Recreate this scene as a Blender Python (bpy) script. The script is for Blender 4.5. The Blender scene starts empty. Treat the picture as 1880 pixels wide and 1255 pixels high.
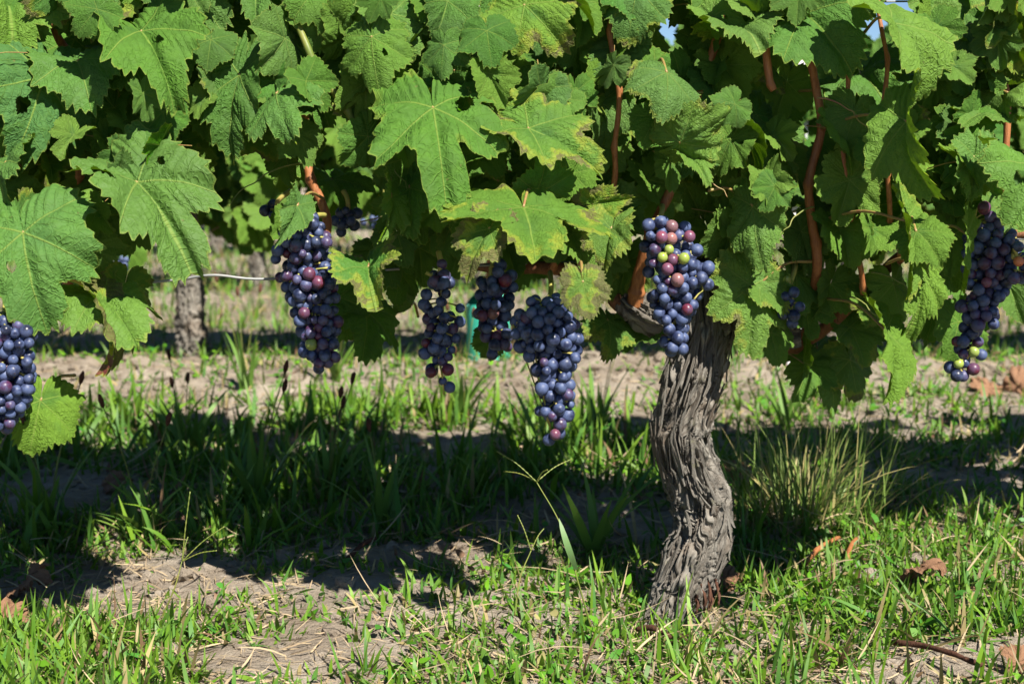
import bpy, math, random
import numpy as np
from mathutils import Vector, Matrix
R = math.radians
random.seed(7)
RNG = np.random.default_rng(11)
scene = bpy.context.scene
COL = scene.collection

# ------------------------------------------------------------------ camera, sky, sun, exposure
CAM_H, PITCH, FPX, PW, PH = 0.53, R(8.23), 2611.0, 1880.0, 1255.0
cam_data = bpy.data.cameras.new('camera')
cam_data.sensor_width = 36.0
cam_data.lens = 36.0 * FPX / PW
cam_data.clip_start = 0.05
cam_data.clip_end = 2000.0
cam_data.dof.use_dof = True
cam_data.dof.focus_distance = 1.47
cam_data.dof.aperture_fstop = 8.0
cam = bpy.data.objects.new('camera', cam_data)
cam.location = (0, 0, CAM_H)
cam.rotation_euler = (math.pi / 2 - PITCH, 0, 0)
COL.objects.link(cam)
scene.camera = cam

SUN_EL, SUN_AZ = R(50), R(150)          # azimuth clockwise from +Y: behind the camera, to its right
world = bpy.data.worlds.new('World')
scene.world = world
world.use_nodes = True
wn = world.node_tree.nodes
sky = wn.new('ShaderNodeTexSky')
sky.sky_type = 'NISHITA'
sky.sun_disc = False
sky.sun_elevation = SUN_EL
sky.sun_rotation = SUN_AZ
sky.air_density = 0.7
sky.dust_density = 0.0
sky.ozone_density = 6.0
world.node_tree.links.new(sky.outputs[0], wn['Background'].inputs[0])
wn['Background'].inputs[1].default_value = 0.05

sun_data = bpy.data.lights.new('sun', 'SUN')
sun_data.energy = 5.0
sun_data.angle = R(0.53)
sun_data.color = (1.0, 0.95, 0.86)
sun = bpy.data.objects.new('sun', sun_data)
TO_SUN = Vector((math.sin(SUN_AZ) * math.cos(SUN_EL), math.cos(SUN_AZ) * math.cos(SUN_EL), math.sin(SUN_EL)))
sun.rotation_euler = TO_SUN.to_track_quat('Z', 'Y').to_euler()
sun.location = TO_SUN * 20
COL.objects.link(sun)
vs = scene.view_settings
vs.view_transform = 'Standard'
vs.look = 'None'
vs.exposure = 1.15
vs.gamma = 1.0
scene.cycles.max_bounces = 6
scene.cycles.transparent_max_bounces = 4
scene.cycles.use_denoising = True

# ------------------------------------------------------------------ helpers
CP, SP = math.cos(PITCH), math.sin(PITCH)
CAMP = Vector((0, 0, CAM_H))


def at(px, py, Y):
    u, v = (px - PW / 2) / FPX, -(py - PH / 2) / FPX
    d = Vector((u, CP + v * SP, -SP + v * CP))
    return CAMP + d * (Y / d.y)


def gpt(px, py):
    u, v = (px - PW / 2) / FPX, -(py - PH / 2) / FPX
    d = Vector((u, CP + v * SP, -SP + v * CP))
    return CAMP + d * (CAM_H / -d.z)


def to_px(P):
    d = Vector(P) - CAMP
    f = d.y * CP - d.z * SP
    w = d.y * SP + d.z * CP
    return PW / 2 + FPX * d.x / f, PH / 2 - FPX * w / f


_perm = np.random.default_rng(3).permutation(512)
_perm = np.concatenate([_perm, _perm, _perm])
_grad = np.random.default_rng(4).normal(size=(512, 3))
_grad /= np.linalg.norm(_grad, axis=1)[:, None]


def noise(x, y, z=0.0):
    """gradient noise, about -0.6..0.6, vectorised"""
    x, y, z = np.broadcast_arrays(np.asarray(x, float), np.asarray(y, float), np.asarray(z, float))
    xi, yi, zi = np.floor(x).astype(int), np.floor(y).astype(int), np.floor(z).astype(int)
    xf, yf, zf = x - xi, y - yi, z - zi
    fu = [t * t * t * (t * (t * 6 - 15) + 10) for t in (xf, yf, zf)]
    out = 0
    for dx in (0, 1):
        for dy in (0, 1):
            for dz in (0, 1):
                h = _perm[_perm[_perm[(xi + dx) & 511] + ((yi + dy) & 511)] + ((zi + dz) & 511)]
                g = _grad[h]
                dot = g[..., 0] * (xf - dx) + g[..., 1] * (yf - dy) + g[..., 2] * (zf - dz)
                w = (fu[0] if dx else 1 - fu[0]) * (fu[1] if dy else 1 - fu[1]) * (fu[2] if dz else 1 - fu[2])
                out = out + w * dot
    return out


def fbm(x, y, z=0.0, o=4):
    s, a, f = 0, 1.0, 1.0
    for k in range(o):
        s = s + a * noise(np.asarray(x) * f + 17.3 * k, np.asarray(y) * f + 5.1 * k, np.asarray(z) * f)
        a *= 0.5
        f *= 2.03
    return s


def mk(name, V, faces, mats=(), uvs=None, cols=None, smooth=True, fmat=None):
    """mesh from a vertex array and a list of face-index arrays (each (m,k))"""
    V = np.asarray(V, np.float32)
    faces = [np.asarray(f, np.int32) for f in (faces if isinstance(faces, list) else [faces]) if len(f)]
    me = bpy.data.meshes.new(name)
    loops = np.concatenate([f.ravel() for f in faces])
    tot = np.concatenate([np.full(len(f), f.shape[1], np.int32) for f in faces])
    start = np.concatenate([[0], np.cumsum(tot)[:-1]]).astype(np.int32)
    me.vertices.add(len(V))
    me.vertices.foreach_set('co', V.ravel())
    me.loops.add(len(loops))
    me.loops.foreach_set('vertex_index', loops)
    me.polygons.add(len(tot))
    me.polygons.foreach_set('loop_start', start)
    me.polygons.foreach_set('loop_total', tot)
    if fmat is not None:
        me.polygons.foreach_set('material_index', np.asarray(fmat, np.int32))
    me.polygons.foreach_set('use_smooth', np.full(len(tot), bool(smooth)))
    for k, uv in (uvs or {}).items():
        l = me.uv_layers.new(name=k)
        l.data.foreach_set('uv', np.asarray(uv, np.float32)[loops].ravel())
    if cols is not None:
        c = np.ones((len(V), 4), np.float32)
        c[:, :3] = cols
        a = me.color_attributes.new('tone', 'FLOAT_COLOR', 'POINT')
        a.data.foreach_set('color', c.ravel())
    me.update()
    for m in mats:
        me.materials.append(m)
    return me


def link(name, data, parent=None, loc=None):
    o = bpy.data.objects.new(name, data)
    COL.objects.link(o)
    if parent is not None:
        o.parent = parent
    if loc is not None:
        o.location = loc
    return o


def tag(o, label=None, cat=None, group=None, kind=None):
    for k, v in (('label', label), ('category', cat), ('group', group), ('kind', kind)):
        if v:
            o[k] = v
    return o


def spline(P, n):
    """Catmull-Rom through rows of P (any number of columns), n samples"""
    P = np.asarray(P, float)
    Q = np.vstack([2 * P[0] - P[1], P, 2 * P[-1] - P[-2]])
    t = np.linspace(0, len(P) - 1 - 1e-9, n)
    i = t.astype(int)
    f = (t - i)[:, None]
    a, b, c, d = Q[i], Q[i + 1], Q[i + 2], Q[i + 3]
    return 0.5 * (2 * b + (c - a) * f + (2 * a - 5 * b + 4 * c - d) * f ** 2 + (3 * b - a - 3 * c + d) * f ** 3)


def frames(C):
    T = np.gradient(C, axis=0)
    T /= np.linalg.norm(T, axis=1)[:, None]
    N = np.zeros_like(T)
    ref = np.array([0, 1.0, 0]) if abs(T[0][1]) < 0.9 else np.array([1.0, 0, 0])
    n = ref - T[0] * ref.dot(T[0])
    for i in range(len(C)):
        n = n - T[i] * n.dot(T[i])
        n /= np.linalg.norm(n)
        N[i] = n
    return T, N, np.cross(T, N)


class MB:
    def __init__(s):
        s.V, s.Q, s.n = [], [], 0

    def add(s, V, Q):
        s.V.append(V)
        s.Q.append(np.asarray(Q) + s.n)
        s.n += len(V)

    def tube(s, C, rad, k=6, wob=0.0):
        C = np.asarray(C, float)
        rad = np.broadcast_to(np.asarray(rad, float), (len(C),))
        T, N, B = frames(C)
        a = np.arange(k) * 2 * math.pi / k
        V = C[:, None] + rad[:, None, None] * (N[:, None] * np.cos(a)[None, :, None] + B[:, None] * np.sin(a)[None, :, None])
        if wob:
            V = V + wob * RNG.normal(size=V.shape)
        V = V.reshape(-1, 3)
        V = np.vstack([V, C[:1], C[-1:]])
        m = len(C)
        i, j = np.meshgrid(np.arange(m - 1), np.arange(k), indexing='ij')
        j2 = (j + 1) % k
        Q = np.stack([i * k + j, i * k + j2, (i + 1) * k + j2, (i + 1) * k + j], -1).reshape(-1, 4)
        jj = np.arange(k)
        c0, c1 = m * k, m * k + 1
        cap0 = np.stack([np.full(k, c0), (jj + 1) % k, jj, jj], -1)
        cap1 = np.stack([np.full(k, c1), (m - 1) * k + jj, (m - 1) * k + (jj + 1) % k, (m - 1) * k + (jj + 1) % k], -1)
        s.add(V, Q)
        s.caps = getattr(s, 'caps', [])
        s.caps.append(np.vstack([cap0[:, :3], cap1[:, :3]]) + s.n - len(V))

    def mesh(s, name, mats, **kw):
        f = [np.vstack(s.Q)] if s.Q else []
        if getattr(s, 'caps', None):
            f.append(np.vstack(s.caps))
        return mk(name, np.vstack(s.V), f, mats, **kw)


# ------------------------------------------------------------------ materials
class NT:
    def __init__(s, name):
        s.m = bpy.data.materials.new(name)
        s.m.use_nodes = True
        s.t = s.m.node_tree
        s.b = s.t.nodes['Principled BSDF']
        s.out = s.t.nodes['Material Output']

    def n(s, typ, **kw):
        nd = s.t.nodes.new(typ)
        for k, v in kw.items():
            setattr(nd, k, v)
        return nd

    def put(s, sock, v):
        if v is None:
            return
        if isinstance(v, bpy.types.NodeSocket):
            s.t.links.new(v, sock)
        elif isinstance(v, (tuple, list)) and len(v) == 3 and sock.type == 'RGBA':
            sock.default_value = (*v, 1)
        else:
            sock.default_value = v

    def math(s, op, a, b=None, c=None, clamp=False):
        nd = s.n('ShaderNodeMath', operation=op, use_clamp=clamp)
        for i, v in enumerate((a, b, c)):
            s.put(nd.inputs[i], v)
        return nd.outputs[0]

    def mix(s, f, a, b, blend='MIX'):
        nd = s.n('ShaderNodeMix', data_type='RGBA', blend_type=blend)
        s.put(nd.inputs[0], f)
        s.put(nd.inputs[6], a)
        s.put(nd.inputs[7], b)
        return nd.outputs[2]

    def step(s, v, a, b, lo=0.0, hi=1.0):
        nd = s.n('ShaderNodeMapRange', interpolation_type='SMOOTHSTEP')
        for i, x in enumerate((v, a, b, lo, hi)):
            s.put(nd.inputs[i], x)
        return nd.outputs[0]

    def noise(s, vec, scale, detail=3.0, rough=0.5, dist=0.0):
        nd = s.n('ShaderNodeTexNoise')
        s.put(nd.inputs['Vector'], vec)
        nd.inputs['Scale'].default_value = scale
        nd.inputs['Detail'].default_value = detail
        nd.inputs['Roughness'].default_value = rough
        nd.inputs['Distortion'].default_value = dist
        return nd.outputs['Fac']

    def bump(s, h, strength, dist, normal=None):
        nd = s.n('ShaderNodeBump')
        nd.inputs['Strength'].default_value = strength
        nd.inputs['Distance'].default_value = dist
        s.put(nd.inputs['Height'], h)
        if normal:
            s.put(nd.inputs['Normal'], normal)
        return nd.outputs[0]

    def obj(s):
        return s.n('ShaderNodeTexCoord').outputs['Object']

    def translucent(s, col, fac, normal=None):
        tr = s.n('ShaderNodeBsdfTranslucent')
        s.put(tr.inputs[0], col)
        if normal:
            s.put(tr.inputs['Normal'], normal)
        mx = s.n('ShaderNodeMixShader')
        mx.inputs[0].default_value = fac
        s.t.links.new(s.b.outputs[0], mx.inputs[1])
        s.t.links.new(tr.outputs[0], mx.inputs[2])
        s.t.links.new(mx.outputs[0], s.out.inputs[0])


def leaf_material():
    m = NT('vine_leaf')
    vein = m.n('ShaderNodeUVMap', uv_map='vein').outputs[0]
    flat = m.n('ShaderNodeUVMap', uv_map='flat').outputs[0]
    edge = m.n('ShaderNodeUVMap', uv_map='edge').outputs[0]
    sv = m.n('ShaderNodeSeparateXYZ'); m.put(sv.inputs[0], vein)
    se = m.n('ShaderNodeSeparateXYZ'); m.put(se.inputs[0], edge)
    a, c, f = sv.outputs[0], sv.outputs[1], se.outputs[0]
    oi = m.n('ShaderNodeObjectInfo')
    sc = m.n('ShaderNodeSeparateColor'); m.put(sc.inputs[0], oi.outputs['Color'])
    yel, red, glau = sc.outputs[0], sc.outputs[1], sc.outputs[2]
    rnd = oi.outputs['Random']
    # each leaf its own noise field
    off = m.n('ShaderNodeVectorMath', operation='ADD')
    m.put(off.inputs[0], flat)
    cb = m.n('ShaderNodeCombineXYZ')
    m.put(cb.inputs[0], m.math('MULTIPLY', rnd, 37.0)); m.put(cb.inputs[1], m.math('MULTIPLY', rnd, 91.0))
    m.put(off.inputs[1], cb.outputs[0])
    P = off.outputs[0]
    n1 = m.noise(P, 2.2, 3)
    n2 = m.noise(P, 9.0, 4, 0.6)
    n3 = m.noise(P, 60.0, 2)
    wob = m.noise(P, 7.0, 2)
    # main veins taper outwards
    w = m.math('MULTIPLY_ADD', a, -0.011, 0.0155)
    main = m.math('SUBTRACT', 1.0, m.step(c, m.math('MULTIPLY', w, 0.35), w))
    # herringbone side veins
    s = m.math('MULTIPLY', m.math('ADD', m.math('MULTIPLY_ADD', c, -0.78, a), m.math('MULTIPLY', wob, 0.07)), 8.5)
    fr = m.math('ABSOLUTE', m.math('SUBTRACT', m.math('FRACT', s), 0.5))
    side = m.math('SUBTRACT', 1.0, m.step(fr, 0.015, 0.065))
    side = m.math('MULTIPLY', side, m.step(a, 0.06, 0.2))
    vor = m.n('ShaderNodeTexVoronoi', feature='DISTANCE_TO_EDGE')
    vor.inputs['Scale'].default_value = 21.0
    wv = m.n('ShaderNodeTexNoise'); wv.inputs['Scale'].default_value = 9.0; m.put(wv.inputs['Vector'], P)
    wa = m.n('ShaderNodeVectorMath', operation='MULTIPLY_ADD'); m.put(wa.inputs[0], wv.outputs['Color'])
    wa.inputs[1].default_value = (.16, .16, 0); m.put(wa.inputs[2], P)
    m.put(vor.inputs['Vector'], wa.outputs[0])
    cell = m.step(vor.outputs['Distance'], 0.0, 0.28)
    net = m.math('SUBTRACT', 1.0, m.step(vor.outputs['Distance'], 0.01, 0.06))
    green = m.mix(m.step(n1, 0.3, 0.7), (0.011, 0.066, 0.003), (0.046, 0.172, 0.004))
    green = m.mix(m.math('MULTIPLY', m.step(n2, 0.45, 0.75), 0.5), green, (0.085, 0.23, 0.010))
    green = m.mix(m.math('MULTIPLY', m.math('MULTIPLY', glau, glau), m.step(n2, 0.2, 0.55)), green, (0.050, 0.180, 0.060))
    bright = m.n('ShaderNodeHueSaturation'); m.put(bright.inputs['Color'], green)
    m.put(bright.inputs['Value'], m.math('MULTIPLY_ADD', m.math('FRACT', m.math('MULTIPLY', rnd, 7.31)), 0.75, 0.58))
    bright.inputs['Saturation'].default_value = 1.06
    m.put(bright.inputs['Hue'], m.math('MULTIPLY_ADD', m.math('FRACT', m.math('MULTIPLY', rnd, 13.7)), 0.035, 0.487))
    green = bright.outputs[0]
    yfac = m.math('MULTIPLY', yel, m.step(m.math('MULTIPLY_ADD', f, 0.35, n1), 0.3, 0.72), clamp=True)
    col = m.mix(yfac, green, (0.165, 0.285, 0.008))
    # reddened / dried margin
    em = m.math('ADD', m.math('MULTIPLY', m.math('SUBTRACT', n1, 0.5), 1.4), m.math('MULTIPLY', f, 0.7))
    em = m.math('ADD', em, m.math('MULTIPLY_ADD', n2, 0.5, -0.25))
    em = m.math('ADD', em, m.math('MULTIPLY', red, 0.70))
    col = m.mix(m.math('MULTIPLY', m.step(em, 0.72, 0.90), m.step(red, 0.03, 0.1)), col, (0.33, 0.34, 0.018))
    rcol = m.mix(m.step(n2, 0.35, 0.65), (0.13, 0.028, 0.032), (0.20, 0.080, 0.05))
    col = m.mix(m.math('MULTIPLY', m.math('MULTIPLY', m.step(em, 0.90, 0.98), m.step(red, 0.03, 0.1)), m.math('SUBTRACT', 1.0, m.math('MULTIPLY', side, 0.4))), col, rcol)
    # pale veins and yellow tooth tips
    col = m.mix(m.math('MULTIPLY', net, 0.22), col, (0.11, 0.22, 0.03))
    col = m.mix(m.math('MULTIPLY', side, 0.38), col, (0.14, 0.26, 0.03))
    col = m.mix(m.math('MULTIPLY', main, 0.8), col, (0.26, 0.34, 0.05))
    col = m.mix(m.math('MULTIPLY', m.step(f, 0.965, 1.0), 0.75), col, (0.27, 0.30, 0.03))
    # small specks of dust and insect marks
    col = m.mix(m.math('MULTIPLY', m.step(n3, 0.66, 0.78), 0.16), col, (0.22, 0.30, 0.17))
    spot = m.noise(P, 15.0, 1)
    col = m.mix(m.math('MULTIPLY', m.step(spot, 0.755, 0.79), 0.7), col, (0.16, 0.10, 0.04))
    geo = m.n('ShaderNodeNewGeometry')
    under = geo.outputs['Backfacing']
    topc = col
    col = m.mix(m.math('MULTIPLY', under, 0.55), topc, (0.085, 0.165, 0.04))
    m.put(m.b.inputs['Base Color'], col)
    m.put(m.b.inputs['Roughness'], m.math('ADD', m.math('MULTIPLY_ADD', n2, 0.36, 0.2), m.math('MULTIPLY', under, 0.3)))
    m.put(m.b.inputs['Specular IOR Level'], m.math('MULTIPLY_ADD', m.math('FRACT', m.math('MULTIPLY', rnd, 5.7)), 0.28, 0.08))
    h = m.math('MULTIPLY', cell, m.step(n1, 0.3, 0.7, 0.25, 1.0))
    h = m.math('ADD', h, m.math('MULTIPLY', n2, 1.3))
    h = m.math('SUBTRACT', h, m.math('MULTIPLY', main, 0.9))
    h = m.math('SUBTRACT', h, m.math('MULTIPLY', side, 0.75))
    h = m.math('ADD', h, m.math('MULTIPLY', n3, 0.25))
    bmp = m.bump(h, 0.6, 0.0022)
    m.put(m.b.inputs['Normal'], bmp)
    tcol = m.mix(0.6, topc, (0.17, 0.32, 0.006))
    m.translucent(tcol, 0.2)
    return m.m


def simple(name, c1, c2, scale=20, rough=0.6, spec=0.4, bump=0.0, bscale=60, bdist=0.002, stretch=None, c3=None):
    m = NT(name)
    P = m.obj()
    if stretch:
        mp = m.n('ShaderNodeMapping')
        mp.inputs['Scale'].default_value = stretch
        m.put(mp.inputs[0], P)
        P = mp.outputs[0]
    nz = m.noise(P, scale, 5, 0.6)
    col = m.mix(m.step(nz, 0.3, 0.7), c1, c2)
    if c3:
        col = m.mix(m.step(m.noise(P, scale * 3.1, 4, 0.6), 0.55, 0.72), col, c3)
    m.put(m.b.inputs['Base Color'], col)
    m.b.inputs['Roughness'].default_value = rough
    m.b.inputs['Specular IOR Level'].default_value = spec
    if bump:
        m.put(m.b.inputs['Normal'], m.bump(m.noise(P, bscale, 5, 0.65), bump, bdist))
    return m.m


def tone_material(name, rough=0.5, spec=0.35, trans=0.0):
    m = NT(name)
    at_ = m.n('ShaderNodeAttribute', attribute_name='tone')
    nz = m.noise(m.obj(), 300, 2)
    col = m.mix(m.step(nz, 0.3, 0.7, 0.0, 0.15), at_.outputs['Color'], (0.16, 0.2, 0.03))
    m.put(m.b.inputs['Base Color'], col)
    m.b.inputs['Roughness'].default_value = rough
    m.b.inputs['Specular IOR Level'].default_value = spec
    if trans:
        m.translucent(col, trans)
    return m.m


def grape_material():
    m = NT('grape_skin')
    tc = m.n('ShaderNodeTexCoord')
    oi = m.n('ShaderNodeObjectInfo')
    ad = m.n('ShaderNodeVectorMath', operation='ADD')
    m.put(ad.inputs[0], tc.outputs['Object'])
    cb = m.n('ShaderNodeCombineXYZ')
    m.put(cb.inputs[0], oi.outputs['Random']); m.put(cb.inputs[1], m.math('MULTIPLY', oi.outputs['Random'], 3.0))
    m.put(ad.inputs[1], cb.outputs[0])
    P = ad.outputs[0]
    sc = oi.outputs['Color']
    alpha = oi.outputs['Alpha']
    n1 = m.noise(P, 90, 4, 0.6)
    n2 = m.noise(P, 420, 3, 0.6)
    n3 = m.noise(P, 1500, 2, 0.5)
    base = m.mix(m.step(n1, 0.35, 0.7, 0, 0.5), sc, (0.05, 0.012, 0.03))
    base = m.mix(alpha, sc, base)
    fac = m.math('ADD', m.math('MULTIPLY', m.step(n1, 0.36, 0.58), 0.80), m.math('MULTIPLY_ADD', n2, 0.3, -0.06))
    fac = m.math('MULTIPLY', m.math('MULTIPLY', fac, m.step(n3, 0.2, 0.6, 0.75, 1.0)), m.math('MULTIPLY_ADD', alpha, 0.9, 0.06), clamp=True)
    col = m.mix(fac, base, (0.080, 0.118, 0.238))
    sg = m.n('ShaderNodeSeparateXYZ'); m.put(sg.inputs[0], tc.outputs['Generated'])
    dot = m.math('SUBTRACT', 1.0, m.step(sg.outputs[2], 0.004, 0.012))
    col = m.mix(m.math('MULTIPLY', dot, 0.8), col, (0.06, 0.035, 0.02))
    m.put(m.b.inputs['Base Color'], col)
    m.put(m.b.inputs['Roughness'], m.math('MULTIPLY_ADD', fac, 0.35, 0.3))
    m.b.inputs['Specular IOR Level'].default_value = 0.4
    m.put(m.b.inputs['Subsurface Weight'], m.math('MULTIPLY_ADD', alpha, -0.25, 0.25))
    m.b.inputs['Subsurface Radius'].default_value = (0.6, 0.5, 0.2)
    m.b.inputs['Subsurface Scale'].default_value = 0.004
    return m.m


def bark_material():
    m = NT('old_bark')
    al = m.n('ShaderNodeUVMap', uv_map='grain').outputs[0]
    mp = m.n('ShaderNodeMapping')
    mp.inputs['Scale'].default_value = (70, 9, 1)
    m.put(mp.inputs[0], al)
    P = m.obj()
    s1 = m.noise(mp.outputs[0], 1.0, 5, 0.65, 0.6)
    s2 = m.noise(mp.outputs[0], 4.5, 4, 0.7)
    n1 = m.noise(P, 14, 4, 0.6)
    n2 = m.noise(P, 45, 4, 0.6)
    col = m.mix(m.step(s1, 0.3, 0.7), (0.095, 0.078, 0.062), (0.27, 0.25, 0.215))
    col = m.mix(m.step(s2, 0.5, 0.75, 0, 0.6), col, (0.38, 0.36, 0.32))
    col = m.mix(m.step(n1, 0.5, 0.68, 0, 0.65), col, (0.15, 0.105, 0.07))
    col = m.mix(m.step(n2, 0.62, 0.72, 0, 0.55), col, (0.23, 0.225, 0.13))
    m.put(m.b.inputs['Base Color'], col)
    m.b.inputs['Roughness'].default_value = 0.9
    m.b.inputs['Specular IOR Level'].default_value = 0.15
    h = m.math('ADD', m.math('MULTIPLY', s2, 0.7), m.math('MULTIPLY', s1, 0.6))
    m.put(m.b.inputs['Normal'], m.bump(h, 0.9, 0.004))
    return m.m


def soil_material():
    m = NT('dry_sandy_soil')
    P = m.obj()
    n1 = m.noise(P, 3.0, 5, 0.6)
    n2 = m.noise(P, 26, 6, 0.65)
    n3 = m.noise(P, 160, 5, 0.7)
    col = m.mix(m.step(n1, 0.35, 0.68), (0.25, 0.20, 0.15), (0.40, 0.34, 0.27))
    col = m.mix(m.step(n2, 0.48, 0.7, 0, 0.6), col, (0.50, 0.43, 0.345))
    col = m.mix(m.step(n3, 0.55, 0.75, 0, 0.45), col, (0.15, 0.105, 0.07))
    m.put(m.b.inputs['Base Color'], col)
    m.b.inputs['Roughness'].default_value = 0.95
    m.b.inputs['Specular IOR Level'].default_value = 0.12
    n4 = m.noise(P, 420, 3, 0.6)
    h = m.math('ADD', m.math('MULTIPLY', n2, 1.0), m.math('ADD', m.math('MULTIPLY', n3, 0.7), m.math('MULTIPLY', n4, 0.3)))
    m.put(m.b.inputs['Normal'], m.bump(h, 1.0, 0.012))
    return m.m


LEAF = leaf_material()
GRAPE = grape_material()
BARK = bark_material()
SOIL = soil_material()
CANE = simple('ripe_cane', (0.24, 0.08, 0.026), (0.38, 0.155, 0.055), 9, 0.5, 0.4, 0.6, 20, 0.001, (50, 50, 5), (0.14, 0.05, 0.02))
OLDCANE = simple('second_year_cane', (0.13, 0.055, 0.025), (0.25, 0.11, 0.05), 9, 0.7, 0.25, 0.9, 40, 0.002, (14, 14, 4), (0.07, 0.04, 0.025))
GREENCANE = simple('green_shoot', (0.11, 0.16, 0.025), (0.19, 0.19, 0.04), 12, 0.5, 0.4, 0.2, 60, 0.001, (8, 8, 1))
PETIOLE = simple('petiole', (0.27, 0.11, 0.06), (0.24, 0.24, 0.05), 22, 0.45, 0.4)
STEM = simple('bunch_stem', (0.28, 0.30, 0.06), (0.38, 0.30, 0.09), 60, 0.55, 0.3)
GRASS = tone_material('grass_blade', 0.5, 0.3, 0.25)
STRAW = tone_material('dry_straw', 0.8, 0.2, 0.08)
WIRE = simple('galvanised_wire', (0.22, 0.23, 0.23), (0.33, 0.33, 0.32), 40, 0.55, 0.4)
WIRE.node_tree.nodes['Principled BSDF'].inputs['Metallic'].default_value = 0.2
DEADLEAF = simple('dried_leaf', (0.20, 0.10, 0.055), (0.33, 0.19, 0.11), 60, 0.8, 0.2, 0.6, 200, 0.002, None, (0.12, 0.055, 0.035))
REDBARK = simple('torn_bark', (0.07, 0.034, 0.022), (0.115, 0.052, 0.034), 40, 0.9, 0.1, 0.8, 160, 0.003)
POSTMAT = simple('white_painted_post', (0.56, 0.57, 0.58), (0.64, 0.64, 0.63), 12, 0.5, 0.4, 0.2, 80, 0.001)
GUARD = simple('green_plastic_sleeve', (0.03, 0.34, 0.24), (0.045, 0.42, 0.31), 10, 0.4, 0.5)

# ------------------------------------------------------------------ ground
def ground_h(x, y):
    x, y = np.asarray(x, float), np.asarray(y, float)
    h = 0.030 * noise(x * 0.9, y * 0.9, 1.5) + 0.022 * noise(x * 3.1, y * 3.1, 4.2)
    band = np.exp(-((y - 3.0) / 0.28) ** 2) + np.exp(-((y - 4.55) / 0.3) ** 2)
    h = h + (0.010 + 0.02 * band) * noise(x * 11, y * 11, 7.7) + (0.006 + 0.010 * band) * noise(x * 29, y * 29, 2.2)
    h = h + 0.035 * band
    near = np.clip((7 - np.hypot(x, y)) / 3, 0, 1)
    return h * near


def gh(x, y):
    return float(ground_h(np.array([x]), np.array([y]))[0])


def axis_lines(lo, hi, step, far_lo, far_hi):
    a = list(np.arange(lo, hi + step / 2, step))
    s, v = step, a[-1]
    while v < far_hi:
        s *= 1.25
        v += s
        a.append(v)
    s, v, pre = step, a[0], []
    while v > far_lo:
        s *= 1.25
        v -= s
        pre.append(v)
    return np.array(pre[::-1] + a)


xs = axis_lines(-1.9, 1.9, 0.012, -500, 500)
ys = axis_lines(1.1, 3.6, 0.012, -300, 900)
gx, gy = np.meshgrid(xs, ys)
gz = ground_h(gx, gy)
nx, ny = len(xs), len(ys)
ii, jj = np.meshgrid(np.arange(ny - 1), np.arange(nx - 1), indexing='ij')
gq = np.stack([ii * nx + jj, ii * nx + jj + 1, (ii + 1) * nx + jj + 1, (ii + 1) * nx + jj], -1).reshape(-1, 4)
ground = link('ground', mk('ground', np.stack([gx, gy, gz], -1).reshape(-1, 3), gq, [SOIL]))
tag(ground, 'pale dry sandy soil between the rows of vines', kind='structure')

# ------------------------------------------------------------------ vine leaves
RAYS = np.radians([-116, -56, 0, 56, 116])
KEYS = [-178, -116, -86, -56, -28, 0, 28, 56, 86, 116, 178]
CTRL_T = [0, 11, 21, 28, 38, 50, 57, 70, 80, 86, 96, 110, 118, 138, 156, 170, 178]
CTRL_R = [1.0, .94, .84, .72, .78, .84, .85, .80, .73, .69, .70, .72, .71, .65, .57, .43, .16]


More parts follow.
